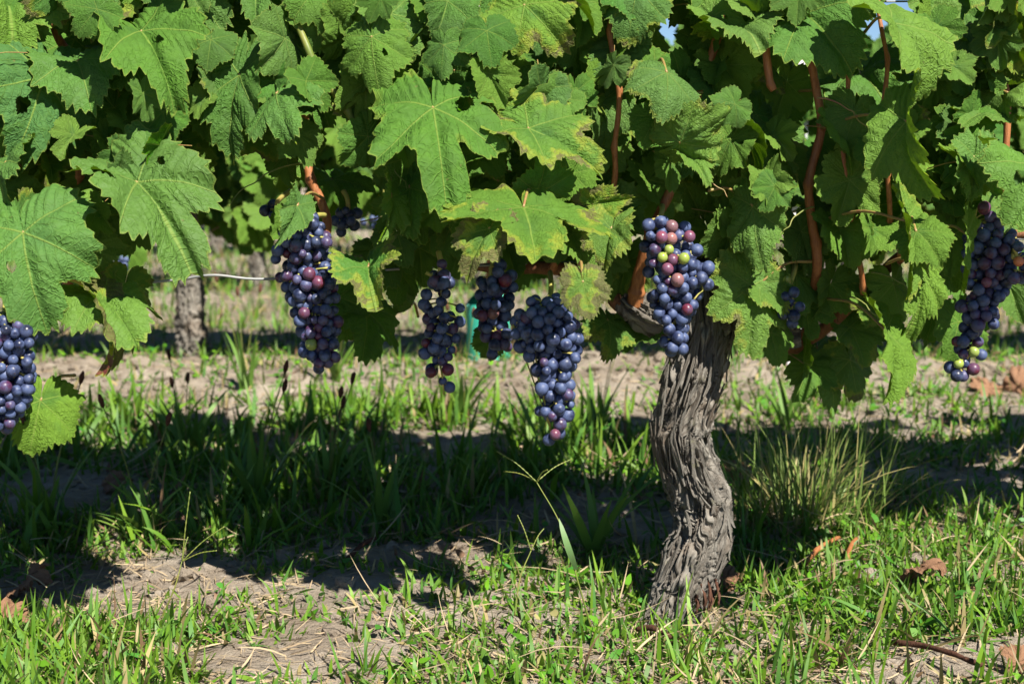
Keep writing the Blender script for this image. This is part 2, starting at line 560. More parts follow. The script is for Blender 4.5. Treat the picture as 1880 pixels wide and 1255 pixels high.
def leaf_geo(seed, nt, rings, sinus=0.0, W=1.0, fold=0.0, curl=0.25, kx=0.2, wave=0.05, droop=0.06, holes=0, teeth=44, tamp=0.095, puff=0.045, crumple=0.0):
    r = np.random.default_rng(seed)
    seg = np.diff(KEYS)
    th = []
    for k, s_ in enumerate(seg):
        c = max(2, int(round(nt * s_ / 356)))
        th += list(np.linspace(KEYS[k], KEYS[k + 1], c, endpoint=False))
    th = np.array(th + [178.0])
    dep = np.zeros(len(CTRL_T)); dep[3] = -sinus; dep[9] = -sinus * 0.8; dep[2] = -sinus * .35; dep[4] = -sinus * .3; dep[8] = -sinus * .35
    sides = []
    for sd in (0, 1):
        cr = np.array(CTRL_R) + dep + r.normal(0, 0.04, len(CTRL_R))
        cr[0] = 1.0
        sides.append(cr)
    ang = np.abs(th)
    rr = np.where(th >= 0, np.interp(ang, CTRL_T, sides[0]), np.interp(ang, CTRL_T, sides[1]))
    ker = np.array([1, 2, 3, 2, 1.0]); ker /= ker.sum()
    if nt > 120:
        rr = np.convolve(np.pad(rr, 2, mode='edge'), ker, 'valid')
    tr = np.radians(th)
    x, y = rr * np.sin(tr), rr * np.cos(tr)
    arc = np.concatenate([[0], np.cumsum(np.hypot(np.diff(x), np.diff(y)))])
    ph = arc / arc[-1] * teeth + 0.35 * noise(arc * 5, seed * 1.7, 0.3)
    ti = np.floor(ph).astype(int)
    amp = tamp * r.uniform(0.55, 1.5, teeth + 8)[np.clip(ti, 0, teeth + 7)]
    amp = amp * np.where(np.mod(ti, 3) == 0, 1.5, 0.9)
    fx = ph - ti
    tooth = np.where(fx < 0.55, fx / 0.55, (1 - fx) / 0.45) ** 1.15
    ro = rr * (1 + amp * (tooth - 0.35))
    n = len(th)
    P, E, A = [], [], []
    dth = tr[:, None] - RAYS[None]
    near = np.abs(dth).min(1)
    for f in rings:
        k = max(0.0, (f - 0.8) / 0.2) ** 1.5
        rad = f * (rr * (1 - k) + ro * k)
        P.append(np.stack([rad * np.sin(tr) * W, rad * np.cos(tr)], -1))
        A.append(np.stack([rad * np.cos(near), rad * np.sin(near)], -1))
        E.append(np.stack([np.full(n, f), th / 360 + 0.5], -1))
    P = np.vstack([np.vstack(P), [[0, 0]]]); A = np.vstack([np.vstack(A), [[0, 0]]]); E = np.vstack([np.vstack(E), [[0, .5]]])
    m = len(rings)
    i, j = np.meshgrid(np.arange(m - 1), np.arange(n - 1), indexing='ij')
    Q = np.stack([i * n + j, (i + 1) * n + j, (i + 1) * n + j + 1, i * n + j + 1], -1).reshape(-1, 4)
    jj_ = np.arange(n - 1)
    Tn = np.stack([np.full(n - 1, m * n), jj_, jj_ + 1], -1)
    # holes eaten by insects
    for h in range(holes):
        a_ = R(r.choice([-86, -28, 28, 86]) + r.uniform(-9, 9))
        d_ = r.uniform(0.28, 0.5)
        hc = np.array([d_ * math.sin(a_) * W, d_ * math.cos(a_)])
        hr = r.uniform(0.035, 0.075)
        dv = P - hc
        dist = np.hypot(dv[:, 0], dv[:, 1] * 0.75)
        cen = P[Q].mean(1)
        kill = np.hypot(cen[:, 0] - hc[0], (cen[:, 1] - hc[1]) * 0.75) < hr
        if kill.any() and not kill.all():
            bv = np.intersect1d(np.unique(Q[kill]), np.unique(Q[~kill]))
            bv = bv[bv < (m - 1) * n]
            sc_ = hr * (1 + .9 * noise(P[bv, 0] * 25, P[bv, 1] * 25, seed + h)) / np.maximum(dist[bv], 1e-3)
            P[bv] = hc + dv[bv] * np.clip(sc_, 0.5, 1.6)[:, None]
            Q = Q[~kill]
    px_, py_ = P[:, 0], P[:, 1]
    rho = np.hypot(px_, py_)
    tt = np.arctan2(px_, py_)
    a_, c_ = A[:, 0], A[:, 1]
    z = puff * (1 - np.exp(-(c_ / 0.075) ** 2)) * np.clip(rho * 3, 0, 1)
    z = z + 0.010 * np.cos(2 * math.pi * (a_ - 0.78 * c_) * 8.5 + 3.14) * np.clip(c_ / 0.08, 0, 1)
    p1, p2, p3, p4 = r.uniform(0, 6.28, 4)
    z = z - droop * rho ** 2 + wave * rho ** 2 * (np.sin(2 * tt + p1) + np.sin(3 * tt + p2) + 0.6 * np.sin(5 * tt + p3))
    z = z + 0.022 * E[:, 0] ** 5 * np.sin(13 * tt + p4) + (0.07 * noise(px_ * 2.6 + seed, py_ * 2.6, seed * .7) + .028 * noise(px_ * 7 + seed, py_ * 7, seed * .3)) * np.clip(rho * 2, 0, 1)
    if crumple:
        z = z + crumple * fbm(px_ * 4 + seed, py_ * 4, 3.3, 2)
    X, Y, Z = px_.copy(), py_.copy(), z
    if kx:
        X, Z = (1 / kx + Z) * np.sin(kx * X), (1 / kx + Z) * np.cos(kx * X) - 1 / kx
    if fold:
        f_ = R(fold)
        sx = np.sign(X)
        ax = np.abs(X)
        X, Z = sx * (ax * math.cos(f_) - Z * math.sin(f_)), ax * math.sin(f_) + Z * math.cos(f_)
    if curl:
        Y, Z = (1 / curl + Z) * np.sin(curl * Y), (1 / curl + Z) * np.cos(curl * Y) - 1 / curl
    tip = (m - 1) * n + int(np.argmin(np.abs(th)))
    ty, tz = Y[tip], Z[tip]
    L = math.hypot(ty, tz)
    c0, s0 = ty / L, tz / L
    Y, Z = (Y * c0 + Z * s0) / L, (-Y * s0 + Z * c0) / L
    X = X / L
    Z = Z - Z[-1]
    return np.stack([X, Y, Z], -1), Q, Tn, {'vein': A, 'edge': E, 'flat': P}


FINE = [.03] + [round(k / 17, 4) for k in range(2, 17)] + [1.0]
MID = [.06, .3, .55, .78, .92, 1.0]


def leaf_mesh(name, seed, nt, rings, petiole=False, mat=None, **kw):
    V, Q, T, uv = leaf_geo(seed, nt, rings, **kw)
    if not petiole:
        return mk(name, V, [Q, T], [mat or LEAF], uv)
    r = np.random.default_rng(seed + 99)
    mb = MB()
    e = np.array([r.normal(0, .2), -0.35, -0.75 + r.normal(0, .15)])
    C = spline([[0, 0.02, 0], e * 0.4 + [0, 0, .06], e], 5)
    mb.tube(C, np.linspace(.013, .016, 5), 4)
    PV = mb.V[0]
    n0 = len(V)
    uv2 = {k: np.vstack([u, np.zeros((len(PV), 2))]) for k, u in uv.items()}
    PQ = mb.Q[0] + n0
    return mk(name, np.vstack([V, PV]), [Q, T, PQ], [mat or LEAF, PETIOLE], uv2, fmat=[0] * (len(Q) + len(T)) + [1] * len(PQ))


def orient(J, mid, nrm, size):
    y = Vector(mid).normalized()
    z = Vector(nrm)
    z = (z - y * z.dot(y)).normalized()
    x = y.cross(z)
    M = Matrix((x, y, z)).transposed().to_4x4()
    return Matrix.Translation(J) @ M @ Matrix.Scale(size, 4)


def place(o, M, parent):
    o.matrix_basis = Matrix.Translation(-parent.location) @ M


VARIANTS = [leaf_mesh('leaf', 100 + k, 110, MID, True, sinus=random.uniform(-.06, .14), curl=random.uniform(.1, .8), kx=random.uniform(-.35, .5),
                      fold=random.choice([0, 8, 18, 30, 38, -18]), wave=random.uniform(.06, .13), holes=k % 3 == 0, teeth=40) for k in range(16)]
for _k, _m in enumerate(VARIANTS):
    _m.name = 'leaf_blade'
COARSE = [leaf_geo(300 + k, 44, [.08, .55, 1.0], curl=random.uniform(.2, .8), kx=.3, teeth=14, tamp=.1, wave=.06) for k in range(6)]
SPARSE = [leaf_geo(340 + k, 22, [.1, 1.0], curl=random.uniform(.2, .8), kx=.3, teeth=7, tamp=.12, wave=.06) for k in range(5)]


def leafcol(o, yel=None, red=0.0, glau=None, rnd=random):
    o.color = ((rnd.random() ** 1.6) if yel is None else yel, red, rnd.uniform(0, .5) if glau is None else glau, 1)


# ------------------------------------------------------------------ vines of the front row
def vine(label, X, Y, group=None):
    e = bpy.data.objects.new('grapevine', None)
    COL.objects.link(e)
    e.location = (X, Y, gh(X, Y))
    e.empty_display_size = 0.1
    bpy.context.view_layer.update()
    return tag(e, label, 'vine', group)


FRONT = 'vines of the front row'
base_c = at(1228, 1135, 1.56)
main = vine('gnarled grapevine with thick curving grey trunk and bunches among sunlit leaves', base_c.x, 1.56, FRONT)
leftv = vine('grapevine at left edge with large leaves hanging low, its trunk out of view', -0.78, 1.58, FRONT)
rightv = vine('grapevine at right edge whose leaves hang beside a loose purple bunch', 1.02, 1.60, FRONT)


def part_mesh(parent, name, me):
    o = link(name, me, parent)
    o.location = -parent.location
    return o


# trunk rows: pixel y, left x, right x, depth
TR = [(1195, 1130, 1275, 1.54), (1172, 1148, 1274, 1.545), (1148, 1172, 1275, 1.55), (1120, 1187, 1289, 1.555), (1090, 1196, 1303, 1.56), (1062, 1207, 1316, 1.56), (1025, 1217, 1334, 1.565), (993, 1232, 1344, 1.57),
      (960, 1240, 1347, 1.575), (924, 1233, 1344, 1.58), (900, 1226, 1337, 1.58), (854, 1210, 1315, 1.58), (808, 1197, 1302, 1.575), (785, 1197, 1302, 1.575),
      (716, 1208, 1325, 1.575), (646, 1225, 1342, 1.58), (590, 1228, 1352, 1.59), (540, 1225, 1352, 1.60), (500, 1240, 1352, 1.605), (470, 1268, 1342, 1.61), (452, 1290, 1335, 1.61)]


def bark_tube(rows, ns, nr, amp=1.0, seed=0.0, flat=0.92):
    S = spline(rows, ns)
    C, rad = S[:, :3], S[:, 3]
    T, N, B = frames(C)
    s = np.concatenate([[0], np.cumsum(np.linalg.norm(np.diff(C, axis=0), axis=1))])
    th = np.linspace(0, 2 * math.pi, nr, endpoint=False)
    SS, TH = np.meshgrid(s, th, indexing='ij')
    # swirling grain
    tw = TH + 0.35 * np.sin(SS * 13 + seed) + 0.75 * noise(SS * 11, np.cos(TH) * 1.4, np.sin(TH) * 1.4 + seed) + .22 * noise(SS * 30, np.cos(TH) * 3, np.sin(TH) * 3 + seed)
    cx, cy = np.cos(tw), np.sin(tw)
    w1 = noise(cx * 3, cy * 3, SS * 14 + seed)
    d = 0.0105 * noise(cx * 1.5, cy * 1.5, SS * 12 + seed) + .006 * noise(np.cos(TH) * 3, np.sin(TH) * 3, SS * 38 + seed)
    n1 = noise(cx * 5.0 + w1 * 1.1, cy * 5.0 - w1 * .8, SS * 9 + seed + w1 * .4)
    n2 = noise(cx * 10.5 + w1, cy * 10.5, SS * 14 + 5.5 + seed)
    n3 = noise(cx * 24, cy * 24 + w1, SS * 26 + 9.1 + seed)
    d = d - 0.0085 * np.exp(-(n1 / 0.07) ** 2) - 0.0058 * np.exp(-(n2 / 0.08) ** 2) - 0.0024 * np.exp(-(n3 / 0.11) ** 2)
    d = d + 0.0042 * n1 + 0.0034 * n2 + 0.0018 * n3
    # plates broken across the grain
    d = d + 0.0030 * np.tanh(9 * noise(cx * 9, cy * 9, SS * 48 + seed)) * (np.abs(n2) > .07)
    d = d * amp
    rr = rad[:, None] * (1 + 0.05 * noise(np.cos(TH) * 1.1, np.sin(TH) * 1.1, SS * 16 + 2 + seed)) + d
    V = C[:, None] + rr[..., None] * (N[:, None] * np.cos(TH)[..., None] + B[:, None] * np.sin(TH)[..., None])
    uv = np.stack([tw / 6.283, SS], -1).reshape(-1, 2)
    i, j = np.meshgrid(np.arange(ns - 1), np.arange(nr), indexing='ij')
    j2 = (j + 1) % nr
    Q = np.stack([i * nr + j, i * nr + j2, (i + 1) * nr + j2, (i + 1) * nr + j], -1).reshape(-1, 4)
    V = np.vstack([V.reshape(-1, 3), C[:1], C[-1:]])
    uv = np.vstack([uv, [[0, 0], [0, 0]]])
    k = np.arange(nr)
    cap = np.vstack([np.stack([np.full(nr, ns * nr), (k + 1) % nr, k], -1), np.stack([np.full(nr, ns * nr + 1), (ns - 1) * nr + k, (ns - 1) * nr + (k + 1) % nr], -1)])
    return V, Q, cap, uv, (C, T, N, B, rad)


rows = []
for (py, xl, xr, Y) in TR:
    c = at((xl + xr) / 2, py, Y)
    e = at(xr, py, Y)
    rows.append([c.x, c.y, c.z, (e.x - c.x) * (0.91 if py > 760 else .86)])
V, Q, cap, uv, frame_ = bark_tube(rows, 460, 250)
trunk = part_mesh(main, 'trunk', mk('trunk', V, [Q, cap], [BARK], {'grain': uv}))


def pix_tube(parent, name, pts, mat, sides=10, n=40, nodes=0.0, wob=0.0):
    """pts: (px, py, Y, width px)"""
    P = []
    for (px, py, Y, w) in pts:
        c = at(px, py, Y)
        P.append([c.x, c.y, c.z, w * 0.5 * Y / FPX])
    S = spline(P, n)
    rad = S[:, 3]
    if nodes:
        s = np.concatenate([[0], np.cumsum(np.linalg.norm(np.diff(S[:, :3], axis=0), axis=1))])
        ph_ = (s + .02 - nodes / 2) / nodes
        zig = np.abs(np.mod(ph_, 2) - 1) - .5
        amp_ = np.clip(s / .05, 0, 1) * .0075
        S[:, 0] += zig * amp_
        S[:, 1] += np.abs(np.mod(ph_ * .5 + .3, 2) - 1) * amp_ * .6
        rad = rad * (1 + 0.30 * np.exp(-((np.mod(s + .02, nodes) - nodes / 2) / 0.004) ** 2) + .04 * np.sin(s * 210))
    mb = MB()
    mb.tube(S[:, :3], rad, sides, wob)
    return part_mesh(parent, name, mb.mesh(name, [mat]))


# old arms of the vine head (rough bark)
def bark_arm(parent, name, pts, amp, ns=120, nr=90, seed=3.0):
    P = []
    for (px, py, Y, w) in pts:
        c = at(px, py, Y)
        P.append([c.x, c.y, c.z, w * 0.5 * Y / FPX])
    V, Q, cap, uv, fr = bark_tube(P, ns, nr, amp, seed)
    return part_mesh(parent, name, mk(name, V, [Q, cap], [BARK], {'grain': uv}))


bark_arm(main, 'arm', [(1300, 560, 1.60, 105), (1250, 575, 1.60, 92), (1200, 580, 1.60, 78), (1160, 560, 1.60, 62), (1140, 545, 1.60, 46)], 0.8)
bark_arm(main, 'arm', [(1310, 560, 1.60, 95), (1370, 590, 1.60, 80), (1420, 612, 1.59, 62), (1470, 610, 1.585, 44)], 0.6, seed=8.0)
bark_arm(main, 'arm', [(1300, 520, 1.62, 80), (1312, 480, 1.63, 66), (1318, 455, 1.635, 50), (1322, 440, 1.635, 30)], 0.7, 70, seed=5.0)

# loose strips of bark on the trunk
def bark_strips():
    C, T, N, B, rad = frame_
    r = np.random.default_rng(21)
    for k in range(240):
        i0 = int(r.integers(20, 400))
        ln = int(r.integers(16, 60))
        th0 = r.uniform(0, 2 * math.pi)
        w = r.uniform(0.0008, 0.0028)
        lift = r.uniform(0.0003, 0.0032)
        idx = np.linspace(i0, min(i0 + ln, 455), 6).astype(int)
        tws = th0 + 0.25 * np.sin(np.linspace(0, 1, 6) * 3 + k) * r.uniform(-1, 1)
        t = np.linspace(0, 1, 6)
        prof = np.sin(np.clip(t, .06, .97) * math.pi) ** .5
        rr = rad[idx] + 0.0005 + lift * (1 + 1.2 * (2 * t - 1) ** 4)
        V = []
        for s_, h_ in ((-1, -.001), (0, .0008), (1, -.001)):
            a = tws + s_ * w * prof / rad[idx]
            V.append(C[idx] + (rr + h_)[:, None] * (N[idx] * np.cos(a)[:, None] + B[idx] * np.sin(a)[:, None]))
        V = np.array(V).transpose(1, 0, 2).reshape(-1, 3)
        Qs = [[q * 3 + c, q * 3 + c + 1, q * 3 + c + 4, q * 3 + c + 3] for q in range(5) for c in (0, 1)]
        o = link('bark_strip', mk('bark_strip', V, np.array(Qs), [BARK], {'grain': np.stack([np.tile([0, .02, .04], 6) + k * .13, np.repeat(t, 3) * .1 + k], -1)}), trunk)


bark_strips()
# torn red bark at the foot
for k, (px, py, ln) in enumerate([(1288, 1095, 46), (1300, 1088, 52), (1312, 1084, 44), (1278, 1106, 34), (1306, 1098, 40)]):
    mb = MB()
    a, b = at(px, py - ln * .5, 1.512 + .004 * k), at(px + random.uniform(-8, 8), py + ln * .6, 1.505)
    S = spline([[*a], [*((a + b) / 2 + Vector((.002, -.004, 0)))], [*b]], 8)
    mb.tube(S, np.array([.2, .8, 1, 1, .9, .7, .5, .2]) * .0017, 6, .0009)
    o = link('bark_strip', mb.mesh('bark_strip', [REDBARK]), trunk)

# ripe canes and green shoots
pix_tube(main, 'cane', [(1165, 560, 1.59, 30), (1172, 505, 1.575, 24), (1195, 440, 1.56, 20), (1222, 370, 1.55, 19), (1252, 285, 1.55, 18), (1285, 180, 1.55, 17), (1312, 70, 1.56, 16), (1335, -60, 1.57, 15), (1350, -260, 1.58, 13)], CANE, 12, 160, .075)
pix_tube(main, 'cane', [(1400, 640, 1.62, 26), (1450, 636, 1.61, 26), (1500, 612, 1.60, 24), (1560, 565, 1.58, 22), (1605, 520, 1.57, 21), (1650, 475, 1.57, 22), (1700, 440, 1.58, 22), (1790, 425, 1.6, 20), (1900, 430, 1.6, 18), (2080, 430, 1.6, 16)], OLDCANE, 12, 150, .11)
pix_tube(main, 'cane', [(1470, 628, 1.61, 16), (1496, 560, 1.59, 16), (1500, 500, 1.55, 18), (1490, 420, 1.54, 17), (1492, 330, 1.53, 16), (1504, 235, 1.53, 16), (1497, 120, 1.54, 15), (1492, 0, 1.55, 14), (1485, -230, 1.56, 12)], CANE, 12, 150, .065)
pix_tube(main, 'cane', [(590, 470, 1.55, 16), (598, 400, 1.55, 17), (575, 325, 1.55, 17), (556, 258, 1.56, 15), (550, 170, 1.57, 14), (545, 90, 1.57, 14), (548, -60, 1.58, 13), (560, -260, 1.58, 11)], CANE, 12, 130, .07)
pix_tube(leftv, 'cane', [(120, 560, 1.6, 22), (128, 420, 1.58, 19), (138, 310, 1.56, 18), (148, 220, 1.55, 17), (128, 120, 1.56, 16), (98, 55, 1.57, 15), (80, -80, 1.58, 14), (70, -260, 1.58, 12)], CANE, 12, 120, .07)
pix_tube(leftv, 'cane', [(78, 530, 1.5, 16), (80, 500, 1.49, 18), (74, 470, 1.5, 17), (66, 430, 1.53, 15)], CANE, 10, 30, .05)
pix_tube(main, 'shoot', [(470, -130, 1.56, 13), (530, 20, 1.52, 13), (565, 85, 1.5, 13), (600, 148, 1.5, 14), (632, 205, 1.5, 13), (664, 252, 1.51, 12), (690, 300, 1.54, 11)], GREENCANE, 10, 70, .055)
pix_tube(main, 'shoot', [(708, 318, 1.49, 12), (722, 338, 1.5, 11), (746, 368, 1.53, 11), (770, 400, 1.56, 10)], GREENCANE, 10, 30)
pix_tube(main, 'cane', [(1402, 60, 1.5, 15), (1408, 110, 1.5, 15), (1416, 140, 1.5, 14), (1426, 166, 1.5, 12)], CANE, 10, 30, .05)
pix_tube(main, 'shoot', [(850, 330, 1.62, 11), (885, 220, 1.62, 11), (912, 130, 1.62, 11), (920, 20, 1.62, 10), (930, -180, 1.62, 9)], GREENCANE, 8, 60, .06)
pix_tube(leftv, 'shoot', [(150, 280, 1.58, 9), (180, 230, 1.58, 9), (215, 190, 1.58, 8), (250, 60, 1.58, 8), (262, -150, 1.58, 8)], GREENCANE, 8, 60, .06)
pix_tube(main, 'cane', [(1585, 540, 1.55, 11), (1572, 430, 1.52, 10), (1550, 320, 1.5, 10), (1556, 200, 1.5, 9), (1548, 60, 1.52, 8), (1545, -150, 1.55, 7)], CANE, 8, 80, .06)
pix_tube(main, 'cane', [(1655, 478, 1.55, 11), (1640, 400, 1.5, 10), (1622, 290, 1.48, 10), (1628, 160, 1.5, 9), (1618, 20, 1.52, 8), (1620, -150, 1.55, 7)], CANE, 8, 80, .06)
pix_tube(main, 'cane', [(1010, 500, 1.6, 13), (1040, 440, 1.56, 12), (1120, 350, 1.52, 11), (1135, 240, 1.5, 10), (1128, 120, 1.5, 10), (1120, -60, 1.53, 9)], CANE, 8, 80, .06)
pix_tube(rightv, 'cane', [(1840, 440, 1.6, 15), (1850, 300, 1.6, 14), (1845, 180, 1.6, 13), (1838, 60, 1.6, 12), (1840, -200, 1.6, 11)], CANE, 8, 70, .07)
pix_tube(main, 'cane', [(1140, 560, 1.6, 32), (1080, 505, 1.61, 27), (1000, 492, 1.615, 25), (930, 492, 1.65, 22), (860, 490, 1.70, 12)], OLDCANE, 10, 110, .11)
pix_tube(rightv, 'trunk', [(2640, 1140, 1.6, 95), (2655, 950, 1.6, 90), (2630, 750, 1.6, 95), (2620, 600, 1.6, 90), (2500, 470, 1.6, 40), (2300, 430, 1.6, 30), (2085, 430, 1.6, 24)], BARK, 24, 60, 0, .002)
pix_tube(leftv, 'trunk', [(-350, 1140, 1.58, 100), (-335, 950, 1.58, 92), (-360, 750, 1.58, 90), (-340, 600, 1.58, 90), (-230, 530, 1.58, 45), (-60, 530, 1.6, 30), (150, 535, 1.6, 24)], BARK, 24, 60, 0, .002)

